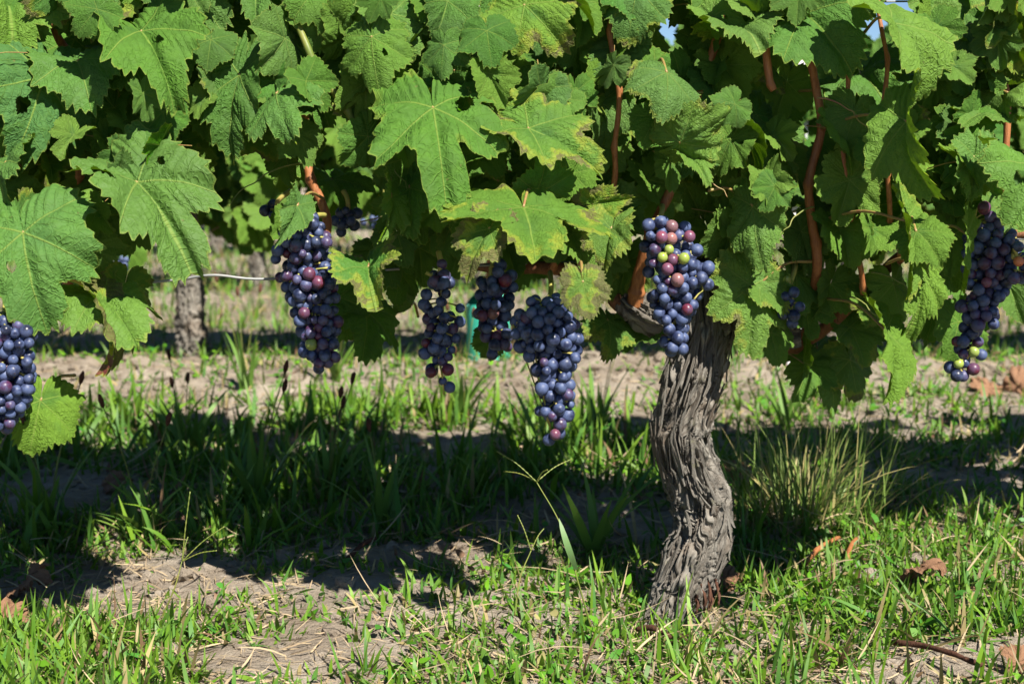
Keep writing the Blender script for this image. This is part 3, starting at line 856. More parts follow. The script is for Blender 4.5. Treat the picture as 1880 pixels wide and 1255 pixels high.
# leaves one can point to in the photograph: junction px, tip px, depth, then what sets it apart
HERO = [
    # top left
    dict(j=(8, -6), t=(22, 112), Y=1.42, yel=.8, s=.02, W=1.05),
    dict(j=(259, 58), t=(325, 222), Y=1.40, roll=8, s=.05, holes=2, glau=.2, kx=.3, W=.82),
    dict(j=(142, 112), t=(170, 212), Y=1.43, roll=-15, s=-.02, fold=16, glau=.4),
    dict(j=(80, 143), t=(15, 318), Y=1.42, roll=12, s=.05, holes=1, glau=1.0, yel=0, W=.92, fold=10),
    dict(j=(150, -10), t=(205, 75), Y=1.46, roll=0, glau=.4),
    dict(j=(440, 138), t=(424, 290), Y=1.44, roll=20, s=.0, W=.72, fold=18, yel=.1),
    dict(j=(507, 172), t=(548, 272), Y=1.41, roll=5, s=.12, glau=.5, W=.98),
    dict(j=(252, 335), t=(358, 514), Y=1.38, roll=6, s=.06, holes=2, glau=.3, W=.80, yel=.25),
    dict(j=(42, 427), t=(92, 628), Y=1.36, roll=8, s=.12, holes=2, glau=.7, W=1.0, yel=.15),
    dict(j=(183, 543), t=(262, 655), Y=1.38, roll=-8, s=.1, red=.12, yel=.6, W=1.06, dt=-.05),
    dict(j=(182, 560), t=(183, 694), Y=1.365, roll=-30, s=.08, red=.75, yel=.7, W=.7, dt=-.01),
    dict(j=(74, 735), t=(52, 840), Y=1.37, roll=-12, s=-.02, yel=1.0, holes=1, W=1.12, fold=10, curl=.6),
    dict(j=(120, 372), t=(190, 400), Y=1.47, roll=0, yel=.9, dt=-.05, W=1.1),
    dict(j=(10, 300), t=(35, 420), Y=1.40, roll=45, glau=.8, W=.8, fold=25),
    dict(j=(215, 330), t=(225, 268), Y=1.40, roll=0, yel=.1, s=0, dt=-.01),
    dict(j=(60, 25), t=(150, 15), Y=1.45, roll=-30, yel=.8, W=.8),
    dict(j=(330, -30), t=(410, 60), Y=1.46, roll=-20, yel=.2),
    dict(j=(385, 30), t=(370, 120), Y=1.5, roll=-10, yel=.1),
    # top centre
    dict(j=(592, -30), t=(622, 78), Y=1.42, roll=0, s=0, W=1.05, yel=.4, holes=1),
    dict(j=(470, -40), t=(470, 50), Y=1.47, roll=10, yel=.2),
    dict(j=(682, 68), t=(698, 180), Y=1.38, roll=0, s=.06, W=1.02, yel=.5, holes=1),
    dict(j=(870, 66), t=(806, 128), Y=1.44, roll=14, s=.02, W=1.05, yel=.6, red=.08),
    dict(j=(795, 198), t=(823, 408), Y=1.36, roll=3, s=.22, W=.82, holes=1, glau=.2, yel=.15, red=.06),
    dict(j=(676, 250), t=(622, 300), Y=1.46, roll=0, glau=.6, W=.95, s=-.06),
    dict(j=(640, 60), t=(655, -50), Y=1.44, yel=.6),
    dict(j=(963, 10), t=(1042, 102), Y=1.38, roll=-6, s=.1, red=.38, yel=.9, holes=1),
    dict(j=(1170, -22), t=(1152, 92), Y=1.39, roll=8, s=.02, red=.12, glau=.7, yel=.1),
    dict(j=(1147, 82), t=(1085, 170), Y=1.44, roll=22, s=.0, W=.8, glau=.4, yel=.1),
    dict(j=(1224, 133), t=(1213, 232), Y=1.38, roll=0, s=.06, red=.15, glau=.5, W=1.08, yel=.2),
    dict(j=(1248, 262), t=(1346, 196), Y=1.41, roll=-20, s=0, W=.75, red=.12, yel=.7),
    dict(j=(970, 236), t=(1106, 326), Y=1.38, roll=-10, s=.14, red=.32, W=1.0, yel=.45),
    dict(j=(985, 350), t=(1002, 262), Y=1.42, roll=0, s=.02, glau=.1, yel=.1, dt=-.02),
    dict(j=(961, 380), t=(985, 488), Y=1.36, roll=-3, s=.16, red=.20, W=1.6, dt=-.07, yel=.45, holes=1, kx=.2, fold=6, curl=.3),
    dict(j=(898, 420), t=(852, 522), Y=1.335, dt=-.01, roll=18, s=.1, red=.6, yel=.5, W=.8),
    dict(j=(1090, 375), t=(1165, 362), Y=1.42, roll=-6, red=.55, yel=.9, W=.75),
    dict(j=(1122, 420), t=(1112, 498), Y=1.41, roll=6, red=.3, yel=.6, s=0),
    dict(j=(1070, 518), t=(1084, 596), Y=1.30, dt=-.01, roll=0, red=.7, yel=1., W=1.02, s=.05),
    dict(j=(1116, 588), t=(1112, 672), Y=1.60, roll=-20, red=.25, s=.1),
    dict(j=(672, 572), t=(664, 668), Y=1.62, roll=-10, s=.1, W=1.1),
    dict(j=(676, 490), t=(692, 578), Y=1.43, roll=10, s=.06, red=.4, yel=.2, W=.98, glau=.4),
    dict(j=(545, 378), t=(500, 456), Y=1.44, roll=-25, W=.5, fold=38, glau=.6, s=-.08),
    dict(j=(718, 362), t=(690, 452), Y=1.43, roll=-20, W=.55, fold=28, yel=.7),
    dict(j=(752, 345), t=(765, 445), Y=1.46, roll=30, W=.7, fold=15, yel=.1),
    dict(j=(835, 130), t=(880, 215), Y=1.44, roll=30, yel=.1, W=.85),
    dict(j=(560, 130), t=(500, 90), Y=1.52, roll=0),
    dict(j=(895, 275), t=(900, 330), Y=1.47, yel=.9),
    dict(j=(900, 620), t=(890, 660), Y=1.66, roll=0, yel=.4, W=1.1),
    dict(j=(610, 330), t=(640, 400), Y=1.62, yel=.2),
    dict(j=(755, 560), t=(735, 520), Y=1.66, yel=.4),
    # right
    dict(j=(1352, 56), t=(1400, 104), Y=1.40, roll=0, s=-.04, holes=1, W=1.1, glau=.3, yel=.4, red=.06, dt=-.05),
    dict(j=(1410, 40), t=(1440, -50), Y=1.41, glau=.4, yel=.2),
    dict(j=(1478, 26), t=(1572, 145), Y=1.39, roll=4, s=-.04, W=1.05, glau=.7, holes=1, yel=.2),
    dict(j=(1635, 42), t=(1668, 200), Y=1.42, dy=-.09, roll=-52, W=.95, fold=25, yel=.8, s=-.02),
    dict(j=(1580, 138), t=(1640, 215), Y=1.58, roll=-10, yel=.1),
    dict(j=(1405, 212), t=(1392, 335), Y=1.60, roll=-10, s=.06, yel=.2, W=1.05),
    dict(j=(1665, 222), t=(1722, 372), Y=1.42, dy=-.09, roll=42, W=.8, fold=32, yel=.6, glau=.3),
    dict(j=(1382, 378), t=(1402, 502), Y=1.475, dy=-.04, dt=-.01, roll=20, W=.75, s=-.05, yel=.5, glau=.3),
    dict(j=(1372, 376), t=(1384, 280), Y=1.48, dt=-.01, roll=40, W=.55, fold=20, yel=.9),
    dict(j=(1380, 525), t=(1372, 660), Y=1.475, dt=-.012, roll=-4, s=.16, W=1.0, red=.12, yel=.7, fold=12, holes=1),
    dict(j=(1395, 520), t=(1446, 575), Y=1.48, dt=-.01, roll=0, s=0, yel=.6, red=.1),
    dict(j=(1500, 640), t=(1532, 757), Y=1.60, roll=-15, s=.08, W=1.05, yel=.5),
    dict(j=(1575, 600), t=(1500, 575), Y=1.63, yel=.4),
    dict(j=(1626, 606), t=(1622, 752), Y=1.44, dy=-.09, roll=-38, W=.58, fold=25, yel=.8, s=-.04),
    dict(j=(1682, 425), t=(1728, 492), Y=1.43, dy=-.09, roll=0, yel=.6, glau=.3, W=.95),
    dict(j=(1662, 405), t=(1662, 560), Y=1.44, dy=-.09, roll=-50, W=.6, fold=22, yel=.8, red=.1),
    dict(j=(1690, 500), t=(1650, 640), Y=1.46, dy=-.09, roll=-35, W=.45, fold=25, yel=.9),
    dict(j=(1775, 430), t=(1764, 542), Y=1.42, roll=-55, W=.6, fold=15, yel=.9, v='r'),
    dict(j=(1788, 288), t=(1775, 378), Y=1.42, roll=-5, glau=.6, yel=.4, W=.95, v='r'),
    dict(j=(1905, 300), t=(1838, 440), Y=1.37, roll=4, s=.02, holes=1, glau=.3, yel=.3, W=1.0, v='r'),
    dict(j=(1800, 110), t=(1735, 140), Y=1.45, roll=10, red=.2, yel=.2, W=.8, v='r'),
    dict(j=(1845, 120), t=(1860, 40), Y=1.5, v='r', yel=.1),
    dict(j=(1812, 205), t=(1760, 235), Y=1.46, roll=12, yel=.5, v='r'),
    dict(j=(1850, 170), t=(1900, 190), Y=1.45, yel=.8, v='r', dt=-.05),
    dict(j=(1650, 300), t=(1660, 378), Y=1.53, dy=-.09, yel=.95, glau=.3),
    dict(j=(1262, 288), t=(1300, 348), Y=1.47, dy=-.09, roll=-20, W=.7, fold=20, yel=.7),
    dict(j=(1540, 235), t=(1600, 290), Y=1.60, yel=.2),
    dict(j=(1590, 330), t=(1560, 400), Y=1.60, yel=.3),
    dict(j=(1520, 400), t=(1570, 470), Y=1.63, yel=.1),
    dict(j=(1450, 350), t=(1420, 420), Y=1.62, yel=.2),
    dict(j=(1300, 230), t=(1330, 330), Y=1.58, yel=.1),
    dict(j=(1740, 40), t=(1700, -30), Y=1.5, yel=.4, v='r'),
    dict(j=(1690, 150), t=(1720, 220), Y=1.5, yel=.3, glau=.4, v='r'),
    dict(j=(1285, 395), t=(1255, 330), Y=1.56, yel=.6),
    dict(j=(1725, 560), t=(1700, 640), Y=1.62, yel=.2, v='r'),
]
PET_END = {(1665, 222): (1508, 236, 1.53), (1635, 42): (1585, 62, 1.5), (1372, 376): (1300, 350, 1.52), (1395, 520): (1490, 480, 1.54), (1626, 606): (1520, 548, 1.55),
           (1405, 212): (1498, 165, 1.54), (1248, 262): (1270, 240, 1.55), (676, 250): (640, 295, 1.54), (252, 335): (165, 308, 1.55), (1662, 405): (1505, 405, 1.54)}
for k, h in enumerate(HERO):
    j, t, Y = h['j'], h['t'], h['Y']
    par = rightv if h.get('v') == 'r' else (leftv if j[0] < 400 else main)
    dt = h.get('dt', random.uniform(-.06, .005))
    Y += .10 * max(0, 1 - max(j[1], 0) / 420)
    if 1250 < j[0] < 1760:
        Y += .05 if j[1] > 270 else .03
    Y = min(Y, 1.66) + h.get('dy', 0)
    J, T = at(*j, Y), at(*t, Y + dt)
    mid = T - J
    n = (CAMP - J).normalized() * 1.0 + Vector((0.12, 0, 0.25))
    n = (n - mid.normalized() * n.dot(mid.normalized())).normalized()
    n = Matrix.Rotation(R(-(h.get('roll', 0) + random.uniform(-26, 26))) * (1 if mid.z < 0 else -1) * -1, 3, mid.normalized()) @ n
    me = leaf_mesh('leaf', 500 + k, 250, FINE, sinus=h.get('s', random.uniform(-.02, .1)), W=h.get('W', 1.0) * .86, fold=h.get('fold', random.choice([4, 12, 20, 28, 34, -14])),
                   curl=h.get('curl', random.uniform(.3, 1.25)), kx=h.get('kx', random.uniform(.1, 1.15)), wave=random.uniform(.06, .13), droop=random.uniform(.0, .14), holes=h.get('holes', 0))
    o = link('leaf', me, par)
    place(o, orient(J, mid, n, mid.length * .94), par)
    leafcol(o, h.get('yel', .2), h.get('red', 0.0), h.get('glau', .1))
    # petiole, a sub-part in the leaf's own space
    inv = (Matrix.Translation(par.location) @ o.matrix_basis).inverted()
    if j in PET_END:
        E_ = at(*PET_END[j])
    else:
        E_ = J - mid.normalized() * .012 + Vector((random.uniform(-.02, .02), random.uniform(.06, .09), random.uniform(-.02, .008)))
    Mid = (J + E_) / 2 + Vector((0, -.004, .010))
    S = spline([[*(inv @ J)], [*(inv @ Mid)], [*(inv @ E_)]], 12)
    mb = MB()
    sz = mid.length
    mb.tube(S, np.linspace(.0014, .0019, 12) / sz, 7)
    link('petiole', mb.mesh('petiole', [PETIOLE]), o)

# leaves further inside the canopy of the front row
OPEN = [(365, 225, 500, 520), (585, 255, 705, 415), (1215, 400, 1360, 470), (300, 480, 520, 900), (-200, 655, 2100, 1300), (590, 480, 1130, 1300), (1160, 520, 1420, 1300), (1590, 0, 1660, 120), (1445, 85, 1490, 395), (55, 70, 100, 150), (425, 90, 460, 125), (1190, 80, 1215, 120), (1530, 520, 1900, 1300)]
FR = random.Random(5)


def fill(par, x0, x1, n, y0, y1, py0, py1, s0=.045, s1=.08):
    c = 0
    tries = 0
    while c < n and tries < n * 30:
        tries += 1
        px, py, Y = FR.uniform(x0, x1), FR.uniform(py0, py1), FR.uniform(y0, y1)
        if 1560 < px < 1740 and FR.random() < .6:
            continue
        if 1620 < px < 2060 and py > 80 and (Y > 1.6 or px > 1800):
            continue
        sz = FR.uniform(s0, s1)
        rad = sz * FPX / Y * .75
        if any(a - rad * .55 < px < b + rad * .55 and c_ - rad * 1.1 < py < d + rad * .2 for a, c_, b, d in OPEN):
            continue
        J = at(px, py, Y)
        mid = Vector((FR.gauss(0, .55), FR.uniform(-.7, .2), -1 + FR.gauss(0, .35)))
        nrm = Vector((FR.gauss(.15, .6), -1 + FR.gauss(0, .35), .45 + FR.gauss(0, .35)))
        o = link('leaf', FR.choice(VARIANTS), par)
        place(o, orient(J, mid, nrm, sz), par)
        leafcol(o, None, .3 if FR.random() < .08 else 0, None, FR)
        c += 1


fill(leftv, -420, 420, 60, 1.50, 1.62, -40, 420, .034, .058)
fill(main, 400, 1000, 50, 1.50, 1.62, -40, 430, .034, .055)
fill(leftv, -60, 420, 22, 1.43, 1.52, -30, 400, .026, .042)
fill(main, 400, 1000, 26, 1.43, 1.53, -30, 400, .026, .042)
fill(main, 1000, 1720, 30, 1.46, 1.55, -30, 420, .026, .042)
fill(rightv, 1700, 1900, 14, 1.46, 1.55, -30, 400, .026, .042)
OPEN += [(1590, -200, 1650, 60), (1835, -200, 1900, 30)]
fill(main, 1000, 1720, 50, 1.52, 1.62, -40, 430, .034, .055)
fill(rightv, 1700, 2000, 35, 1.50, 1.62, -40, 430, .034, .055)
fill(leftv, -420, 420, 75, 1.60, 1.88, -40, 420)
fill(main, 400, 1000, 28, 1.60, 1.88, -40, 430)
fill(main, 1000, 1720, 28, 1.62, 1.88, -40, 430)
fill(rightv, 1700, 2400, 80, 1.60, 1.88, -40, 430)


def tendril(par, px, py, Y, dx, seed):
    r = np.random.default_rng(seed)
    t = np.linspace(0, 1, 60)
    P0 = np.array(at(px, py, Y))
    ln = r.uniform(.05, .09)
    coil = np.clip(t - .45, 0, 1) * 2
    rad = .007 * coil * (1.15 - t)
    a = t * r.uniform(14, 22)
    C = np.stack([dx * ln * t + rad * np.cos(a), -.025 * t + rad * np.sin(a) * .6, -ln * .5 * t ** 2 + rad * np.sin(a)], -1) + P0
    mb = MB()
    mb.tube(C, np.linspace(.0011, .0005, 60), 5)
    part_mesh(par, 'tendril', mb.mesh('tendril', [PETIOLE if seed % 2 else GREENCANE]))


for k, (px, py, Y, dx) in enumerate([(690, 290, 1.5, .5), (1235, 300, 1.53, .8), (1560, 545, 1.54, .5), (1290, 170, 1.52, -.8), (560, 300, 1.53, -.9), (150, 235, 1.53, .9), (1495, 380, 1.51, -.6), (1500, 180, 1.5, .7), (1600, 500, 1.54, .8)]):
    tendril(leftv if px < 400 else main, px, py, Y, dx, k)


def canopy(par, name, x0, x1, yc, yh, z0, z1, n, seed, geos, smin=.05, smax=.085, red=0.0):
    """leaves beyond the countable ones, joined as one part"""
    r = random.Random(seed)
    Vs, Qs, Ts, nv = [], [], [], 0
    uvs = {'vein': [], 'edge': [], 'flat': []}
    for _ in range(n):
        V, Q, T, uv = r.choice(geos)
        x = r.uniform(x0, x1)
        z = z0 + (z1 - z0) * r.random() + .05 * math.sin(x * 7 + seed)
        w = yh * (1 - .5 * max(0, (z - z0) / (z1 - z0)) ** 2)
        J = Vector((x, yc + r.choice([-1, -1, -1, 1]) * w * r.uniform(.2, 1) ** .7, z))
        mid = Vector((r.gauss(0, .5), r.gauss(-.15, .4), -1 + r.gauss(0, .35)))
        sgn = -1 if J.y < yc + .05 else 1
        M = orient(J, mid, Vector((r.gauss(.1, .5), sgn + r.gauss(0, .3), .5 + r.gauss(0, .3))), r.uniform(smin, smax))
        A = np.array(M)
        Vs.append(V @ A[:3, :3].T + A[:3, 3])
        Qs.append(Q + nv)
        Ts.append(T + nv)
        nv += len(V)
        for k in uvs:
            uvs[k].append(uv[k] + (np.array([r.uniform(0, 40), r.uniform(0, 40)]) if k == 'flat' else 0))
    me = mk(name, np.vstack(Vs), [np.vstack(Qs), np.vstack(Ts)], [LEAF], {k: np.vstack(v) for k, v in uvs.items()})
    o = part_mesh(par, name, me)
    o['kind'] = 'stuff'
    o.color = (.3, 0, .2, 1)
    return o


def middle(par, spots):
    for (px, py, Y, L, dx, yl) in spots:
        J = at(px, py, Y)
        mid = Vector((dx, FR.uniform(-.5, .1), -1 + FR.gauss(0, .2)))
        nrm = Vector((FR.gauss(.35, .3), -1, .6 + FR.gauss(0, .2)))
        o = link('leaf', FR.choice(VARIANTS), par)
        place(o, orient(J, mid, nrm, L), par)
        leafcol(o, yl, .25 if FR.random() < .2 else 0, FR.uniform(0, .5))


middle(main, [(1470, 425, 1.56, .05, .2, .3), (1462, 500, 1.56, .05, -.2, .4), (1478, 560, 1.57, .04, .2, .2), (1330, 120, 1.56, .05, .4, .9), (1445, 150, 1.58, .045, -.3, .8), (1540, 240, 1.5, .05, .3, .7), (1560, 330, 1.5, .05, -.2, .9), (1600, 260, 1.53, .045, .2, .8), (1450, 300, 1.56, .04, .5, .7), (1325, 290, 1.55, .045, -.4, .6),
              (1540, 420, 1.52, .045, .2, .6), (1600, 420, 1.5, .04, -.4, .8), (1420, 250, 1.53, .035, .7, 1.0), (1330, 395, 1.55, .04, .3, .8), (1250, 200, 1.56, .05, .1, .3), (1080, 250, 1.56, .05, .3, .3),
              (1140, 200, 1.56, .055, -.3, .4), (1190, 330, 1.55, .05, .4, .6), (740, 60, 1.55, .05, .3, .4), (720, 280, 1.55, .05, -.2, .3), (600, 100, 1.56, .05, .5, .5), (890, 240, 1.54, .05, -.6, .3), (1060, 60, 1.54, .055, .1, .5), (470, 230, 1.55, .045, .5, .5),
              (880, 390, 1.53, .04, -.5, .4), (1050, 430, 1.52, .045, .4, .8), (730, 430, 1.55, .04, .3, .2)])
middle(main, [(700, 462, 1.6, .045, .3, .2), (735, 500, 1.62, .04, -.2, .3), (850, 440, 1.58, .045, -.4, .4), (930, 452, 1.6, .045, .3, .3), (1090, 465, 1.58, .045, .2, .7), (1150, 480, 1.6, .05, -.2, .4), (1185, 585, 1.62, .045, -.5, .2), (622, 545, 1.6, .05, .2, .2),
              (1340, 425, 1.545, .05, -.2, .6), (1300, 420, 1.6, .045, .4, .5), (1415, 610, 1.55, .04, .3, .5), (1560, 600, 1.6, .05, .2, .5), (1600, 545, 1.56, .045, .4, .6), (1475, 665, 1.6, .05, -.3, .4), (1525, 520, 1.57, .045, -.3, .4), (1640, 520, 1.55, .045, .2, .7), (1560, 660, 1.62, .05, .3, .3),
              (1040, 490, 1.64, .04, .3, .5), (960, 470, 1.64, .04, -.3, .3), (770, 455, 1.6, .045, .1, .5)])
middle(rightv, [(1735, 455, 1.56, .05, .2, .5), (1760, 590, 1.58, .045, -.2, .4), (1850, 520, 1.58, .045, .2, .4), (1715, 545, 1.6, .05, -.2, .4)])
middle(leftv, [(40, 90, 1.53, .05, -.2, .4), (225, 240, 1.54, .05, .4, .3), (330, 260, 1.55, .045, -.3, .4), (120, 230, 1.55, .05, .2, .2), (370, 180, 1.55, .05, .2, .3), (160, 450, 1.5, .045, .6, .6), (230, 520, 1.5, .04, -.2, .5)])
middle(rightv, [(1745, 100, 1.54, .05, .3, .5), (1790, 170, 1.54, .045, -.4, .6), (1850, 60, 1.55, .05, .2, .4), (1740, 330, 1.52, .045, .3, .8), (1830, 380, 1.5, .04, -.3, .4)])

canopy(leftv, 'upper_foliage', -1.25, -.32, 1.72, .15,   .66, 1.16, 105, 1, COARSE)
canopy(main, 'upper_foliage', -.34, .40, 1.72, .15,   .68, 1.16, 105, 2, COARSE)
canopy(rightv, 'upper_foliage', .56, 1.45, 1.73, .15,   .68, 1.12, 95, 3, COARSE)

# ------------------------------------------------------------------ rows behind
BACK2 = 'vines of the second row'
B2 = random.Random(77)


def back_trunk(par, w, hgt, lean, seed):
    x, y, z = par.location
    rows = [[x, y, z - .05, w * .62], [x - lean * .2, y, z + hgt * .2, w * .55], [x - lean * .55, y + .01, z + hgt * .55, w * .48], [x - lean, y, z + hgt, w * .55], [x - lean * 1.05, y, z + hgt * 1.18, w * .35]]
    V, Q, cap, uv, fr = bark_tube(rows, 150, 90, 1.0, seed)
    part_mesh(par, 'trunk', mk('trunk', V, [Q, cap], [BARK], {'grain': uv}))


def back_vine(label, X, Y, n, half, lean, w=.058, seed=1, z0=.35):
    e = vine(label, X, Y, BACK2)
    back_trunk(e, w, .34, lean, seed)
    for s_ in (-1, 1):
        mb = MB()
        mb.tube(spline([[X - lean, Y, .36], [X - lean + s_ * .12, Y, .42], [X + s_ * half, Y, .43]], 14), np.linspace(.014, .007, 14), 7)
        part_mesh(e, 'arm', mb.mesh('arm', [CANE]))
    for q in range(5):
        x = X + half * (q / 2 - 1) * .9
        mb = MB()
        mb.tube(spline([[x, Y, .43], [x + B2.gauss(0, .03), Y + B2.gauss(0, .03), .7], [x + B2.gauss(0, .06), Y, .84]], 12), np.linspace(.006, .003, 12), 6)
        part_mesh(e, 'cane', mb.mesh('cane', [CANE]))
    for q in range(n):
        x = X + B2.uniform(-half, half)
        low = z0 + .05 * math.sin(x * 9 + seed) + .03 * math.sin(x * 23)
        z = low + (.80 + .06 * math.sin(x * 5 + seed) + .03 * math.sin(x * 17) - (.12 if .7 < x < 1.15 else 0) - low) * B2.random()
        if abs(x - X + lean) < .07 and z < .42:
            continue
        yy = Y + B2.choice([-1, -1, -1, 1]) * .2 * B2.random() ** .6 * (1 - .5 * ((z - .4) / .6) ** 2)
        if -.06 < x - X < .14 and z < .52:
            yy = max(yy, Y - .03)
        mid = Vector((B2.gauss(0, .55), B2.gauss(-.2, .35), -1 + B2.gauss(0, .35)))
        nrm = Vector((B2.gauss(.15, .5), -1 + B2.gauss(0, .35), .5 + B2.gauss(0, .35)))
        o = link('leaf', B2.choice(VARIANTS), e)
        place(o, orient(Vector((x, yy, z)), mid, nrm, B2.uniform(.055, .09)), e)
        leafcol(o, None, .3 if B2.random() < .06 else 0, None, B2)
    return e


Y2 = 3.18
gapv = back_vine('grapevine in second row, left, its bare grey trunk showing below the leaves', -.715, Y2, 250, .42, .03, .062, 12)
back_vine('grapevine in second row at the far left, hidden behind the front leaves', -1.60, Y2, 170, .46, -.02, .06, 14)
back_vine('grapevine in second row right of the green sleeve, behind the thick trunk', .715, Y2, 240, .44, .02, .055, 16)
back_vine('grapevine in second row at the far right, behind the right edge leaves', 1.62, Y2, 190, .48, .02, .06, 18)
for q in range(50):
    o = link('leaf', B2.choice(VARIANTS), gapv)
    place(o, orient((at(B2.uniform(455, 510), B2.uniform(235, 415), B2.uniform(2.94, 3.06)) if q < 22 else at(B2.uniform(365, 520), B2.uniform(290, 425), B2.uniform(3.26, 3.42))), Vector((B2.gauss(0, .4), B2.gauss(-.1, .2), -1)), Vector((B2.gauss(.25, .3), -1, .6)), B2.uniform(.05, .075)), gapv)
    leafcol(o, B2.uniform(.2, .9), 0, .2)
youngv = vine('young grapevine growing out of the green plastic sleeve in second row', -.055, Y2 + .04, BACK2)
mb = MB()
mb.tube(spline([[-.055, Y2 + .04, 0], [-.05, Y2 + .04, .3], [-.06, Y2 + .04, .62], [-.04, Y2 + .02, .9]], 16), np.linspace(.011, .004, 16), 8)
part_mesh(youngv, 'trunk', mb.mesh('trunk', [CANE]))
for q in range(120):
    z = B2.uniform(.42, .78)
    o = link('leaf', B2.choice(VARIANTS), youngv)
    place(o, orient(Vector((-.05 + B2.gauss(0, .15), Y2 + B2.uniform(-.18, .15), z)), Vector((B2.gauss(0, .5), B2.gauss(-.2, .3), -1)), Vector((B2.gauss(.1, .5), -1, .5)), B2.uniform(.05, .08)), youngv)
    leafcol(o, None, 0, None, B2)

ORD = ['first', 'second', 'third', 'fourth', 'fifth', 'sixth', 'seventh', 'eighth', 'ninth', 'tenth']
ROWN = {2: ('third', 4.75), 3: ('fourth', 6.35), 4: ('fifth', 8.0)}
for rw, (word, Yr) in ROWN.items():
    half = .37 * Yr + .7
    cnt = int(round(2 * half / .95))
    for q in range(cnt):
        X = -half + (q + .5) * 2 * half / cnt + .07 * rw
        e = vine('leafy grapevine of the %s row, %s from the left' % (word, ORD[q]), X, Yr, 'vines of the %s row' % word)
        back_trunk(e, .055, .34, random.uniform(-.04, .04), 20 + q + rw * 9)
        canopy(e, 'foliage', X - .52, X + .52, Yr,   .22, .42, .80, 190 if rw == 2 else 170, 50 + q + 13 * rw, COARSE if rw == 2 else SPARSE, .06, .09)

# green plastic sleeve round the young vine
sl = bpy.data.objects.new('vine_sleeve', None)
COL.objects.link(sl)
sl.location = (-.055, Y2 + .04, 0)
tag(sl, 'bright teal green plastic sleeve round a young vine in second row', 'plant guard')
nA = 28
Vv, Qq = [], []
zs = np.linspace(-.01, .18, 8)
for wall_ in (0, 1):
    for zi in zs:
        for k in range(nA):
            a = 2 * math.pi * k / nA
            r_ = (.046 - .0012 * wall_) * (1 + .10 * math.cos(2 * a + .4) + .03 * math.sin(3 * a + zi * 20))
            top = zi + (.035 * math.cos(a - .5) if zi > .17 else 0)
            Vv.append((r_ * math.cos(a), r_ * math.sin(a), top))
for wall_ in (0, 1):
    for i in range(len(zs) - 1):
        for k in range(nA):
            b = wall_ * nA * len(zs)
            Qq.append([b + i * nA + k, b + i * nA + (k + 1) % nA, b + (i + 1) * nA + (k + 1) % nA, b + (i + 1) * nA + k])
for k in range(nA):
    t0, t1 = (len(zs) - 1) * nA, (2 * len(zs) - 1) * nA
    Qq.append([t0 + k, t0 + (k + 1) % nA, t1 + (k + 1) % nA, t1 + k])
link('tube', mk('tube', np.array(Vv), np.array(Qq), [GUARD]), sl)
mb = MB()
mb.tube([[.050, .012, -.02], [.050, .012, .14], [.049, .012, .30]], .004, 6)
link('stake', mb.mesh('stake', [CANE]), sl)

# white post
pst = bpy.data.objects.new('trellis_post', None)
COL.objects.link(pst)
pb = at(1466, 300, 3.02)
pst.location = (pb.x, 3.02, 0)
tag(pst, 'white painted trellis post seen through leaves behind the right shoots', 'post')
w_, t_ = .014, .003
prof = [(-w_, -.014), (w_, -.014), (w_, .014), (w_ - t_, .014), (w_ - t_, -.010), (-w_ + t_, -.010), (-w_ + t_, .014), (-w_, .014)]
Vv = [(x, y, z) for z in (-.1, 1.15) for x, y in prof]
link('profile', mk('profile', np.array(Vv), [np.array([[k, (k + 1) % 8, 8 + (k + 1) % 8, 8 + k] for k in range(8)])], [POSTMAT], smooth=False), pst)
for z in (.47, .78, 1.05):
    mb = MB()
    mb.tube([[-.009, -.0145, z], [0, -.022, z - .006], [.009, -.0145, z]], .0016, 6)
    link('hook', mb.mesh('hook', [WIRE]), pst)

# wires
def wire(label, pts, rad, group='trellis wires'):
    mb = MB()
    mb.tube(spline(pts, 60), rad, 8)
    o = link('trellis_wire', mb.mesh('trellis_wire', [WIRE]))
    return tag(o, label, 'wire', group)


def pw(px, py, Y):
    return [*at(px, py, Y)]


wire('galvanised fruiting wire running past the left bunch of grapes', [pw(-900, 555, 1.6), pw(60, 533, 1.54), pw(300, 516, 1.50), pw(390, 505, 1.49), pw(500, 512, 1.50), pw(760, 492, 1.6), pw(1100, 478, 1.63), pw(1340, 446, 1.65), pw(1700, 440, 1.66), pw(2700, 430, 1.66)], .0014)
wire('upper foliage wire strung along the top edge of the picture', [pw(-900, 30, 1.64), pw(0, 24, 1.64), pw(450, 20, 1.64), pw(900, 12, 1.64), pw(1300, 6, 1.64), pw(1640, 3, 1.64), pw(2700, -5, 1.65)], .0011)
wire('thin wire of the second row behind the front vines', [[-3, Y2, .47], [0, Y2, .465], [3, Y2, .47]], .0013)

# ------------------------------------------------------------------ bunches of grapes
def grape_data():
    V, Q, T = [], [], []
    nl, na = 11, 16
    for i in range(1, nl):
        a = math.pi * i / nl
        for k in range(na):
            b = 2 * math.pi * k / na
            V.append((math.sin(a) * math.cos(b), math.sin(a) * math.sin(b), 1.05 * math.cos(a)))
    V += [(0, 0, 1.05), (0, 0, -1.05)]
    m = len(V)
    for i in range(nl - 2):
        for k in range(na):
            Q.append([i * na + k, (i + 1) * na + k, (i + 1) * na + (k + 1) % na, i * na + (k + 1) % na])
    for k in range(na):
        T.append([m - 2, k, (k + 1) % na])
        T.append([m - 1, (nl - 2) * na + (k + 1) % na, (nl - 2) * na + k])
    return np.array(V), np.array(Q), np.array(T)


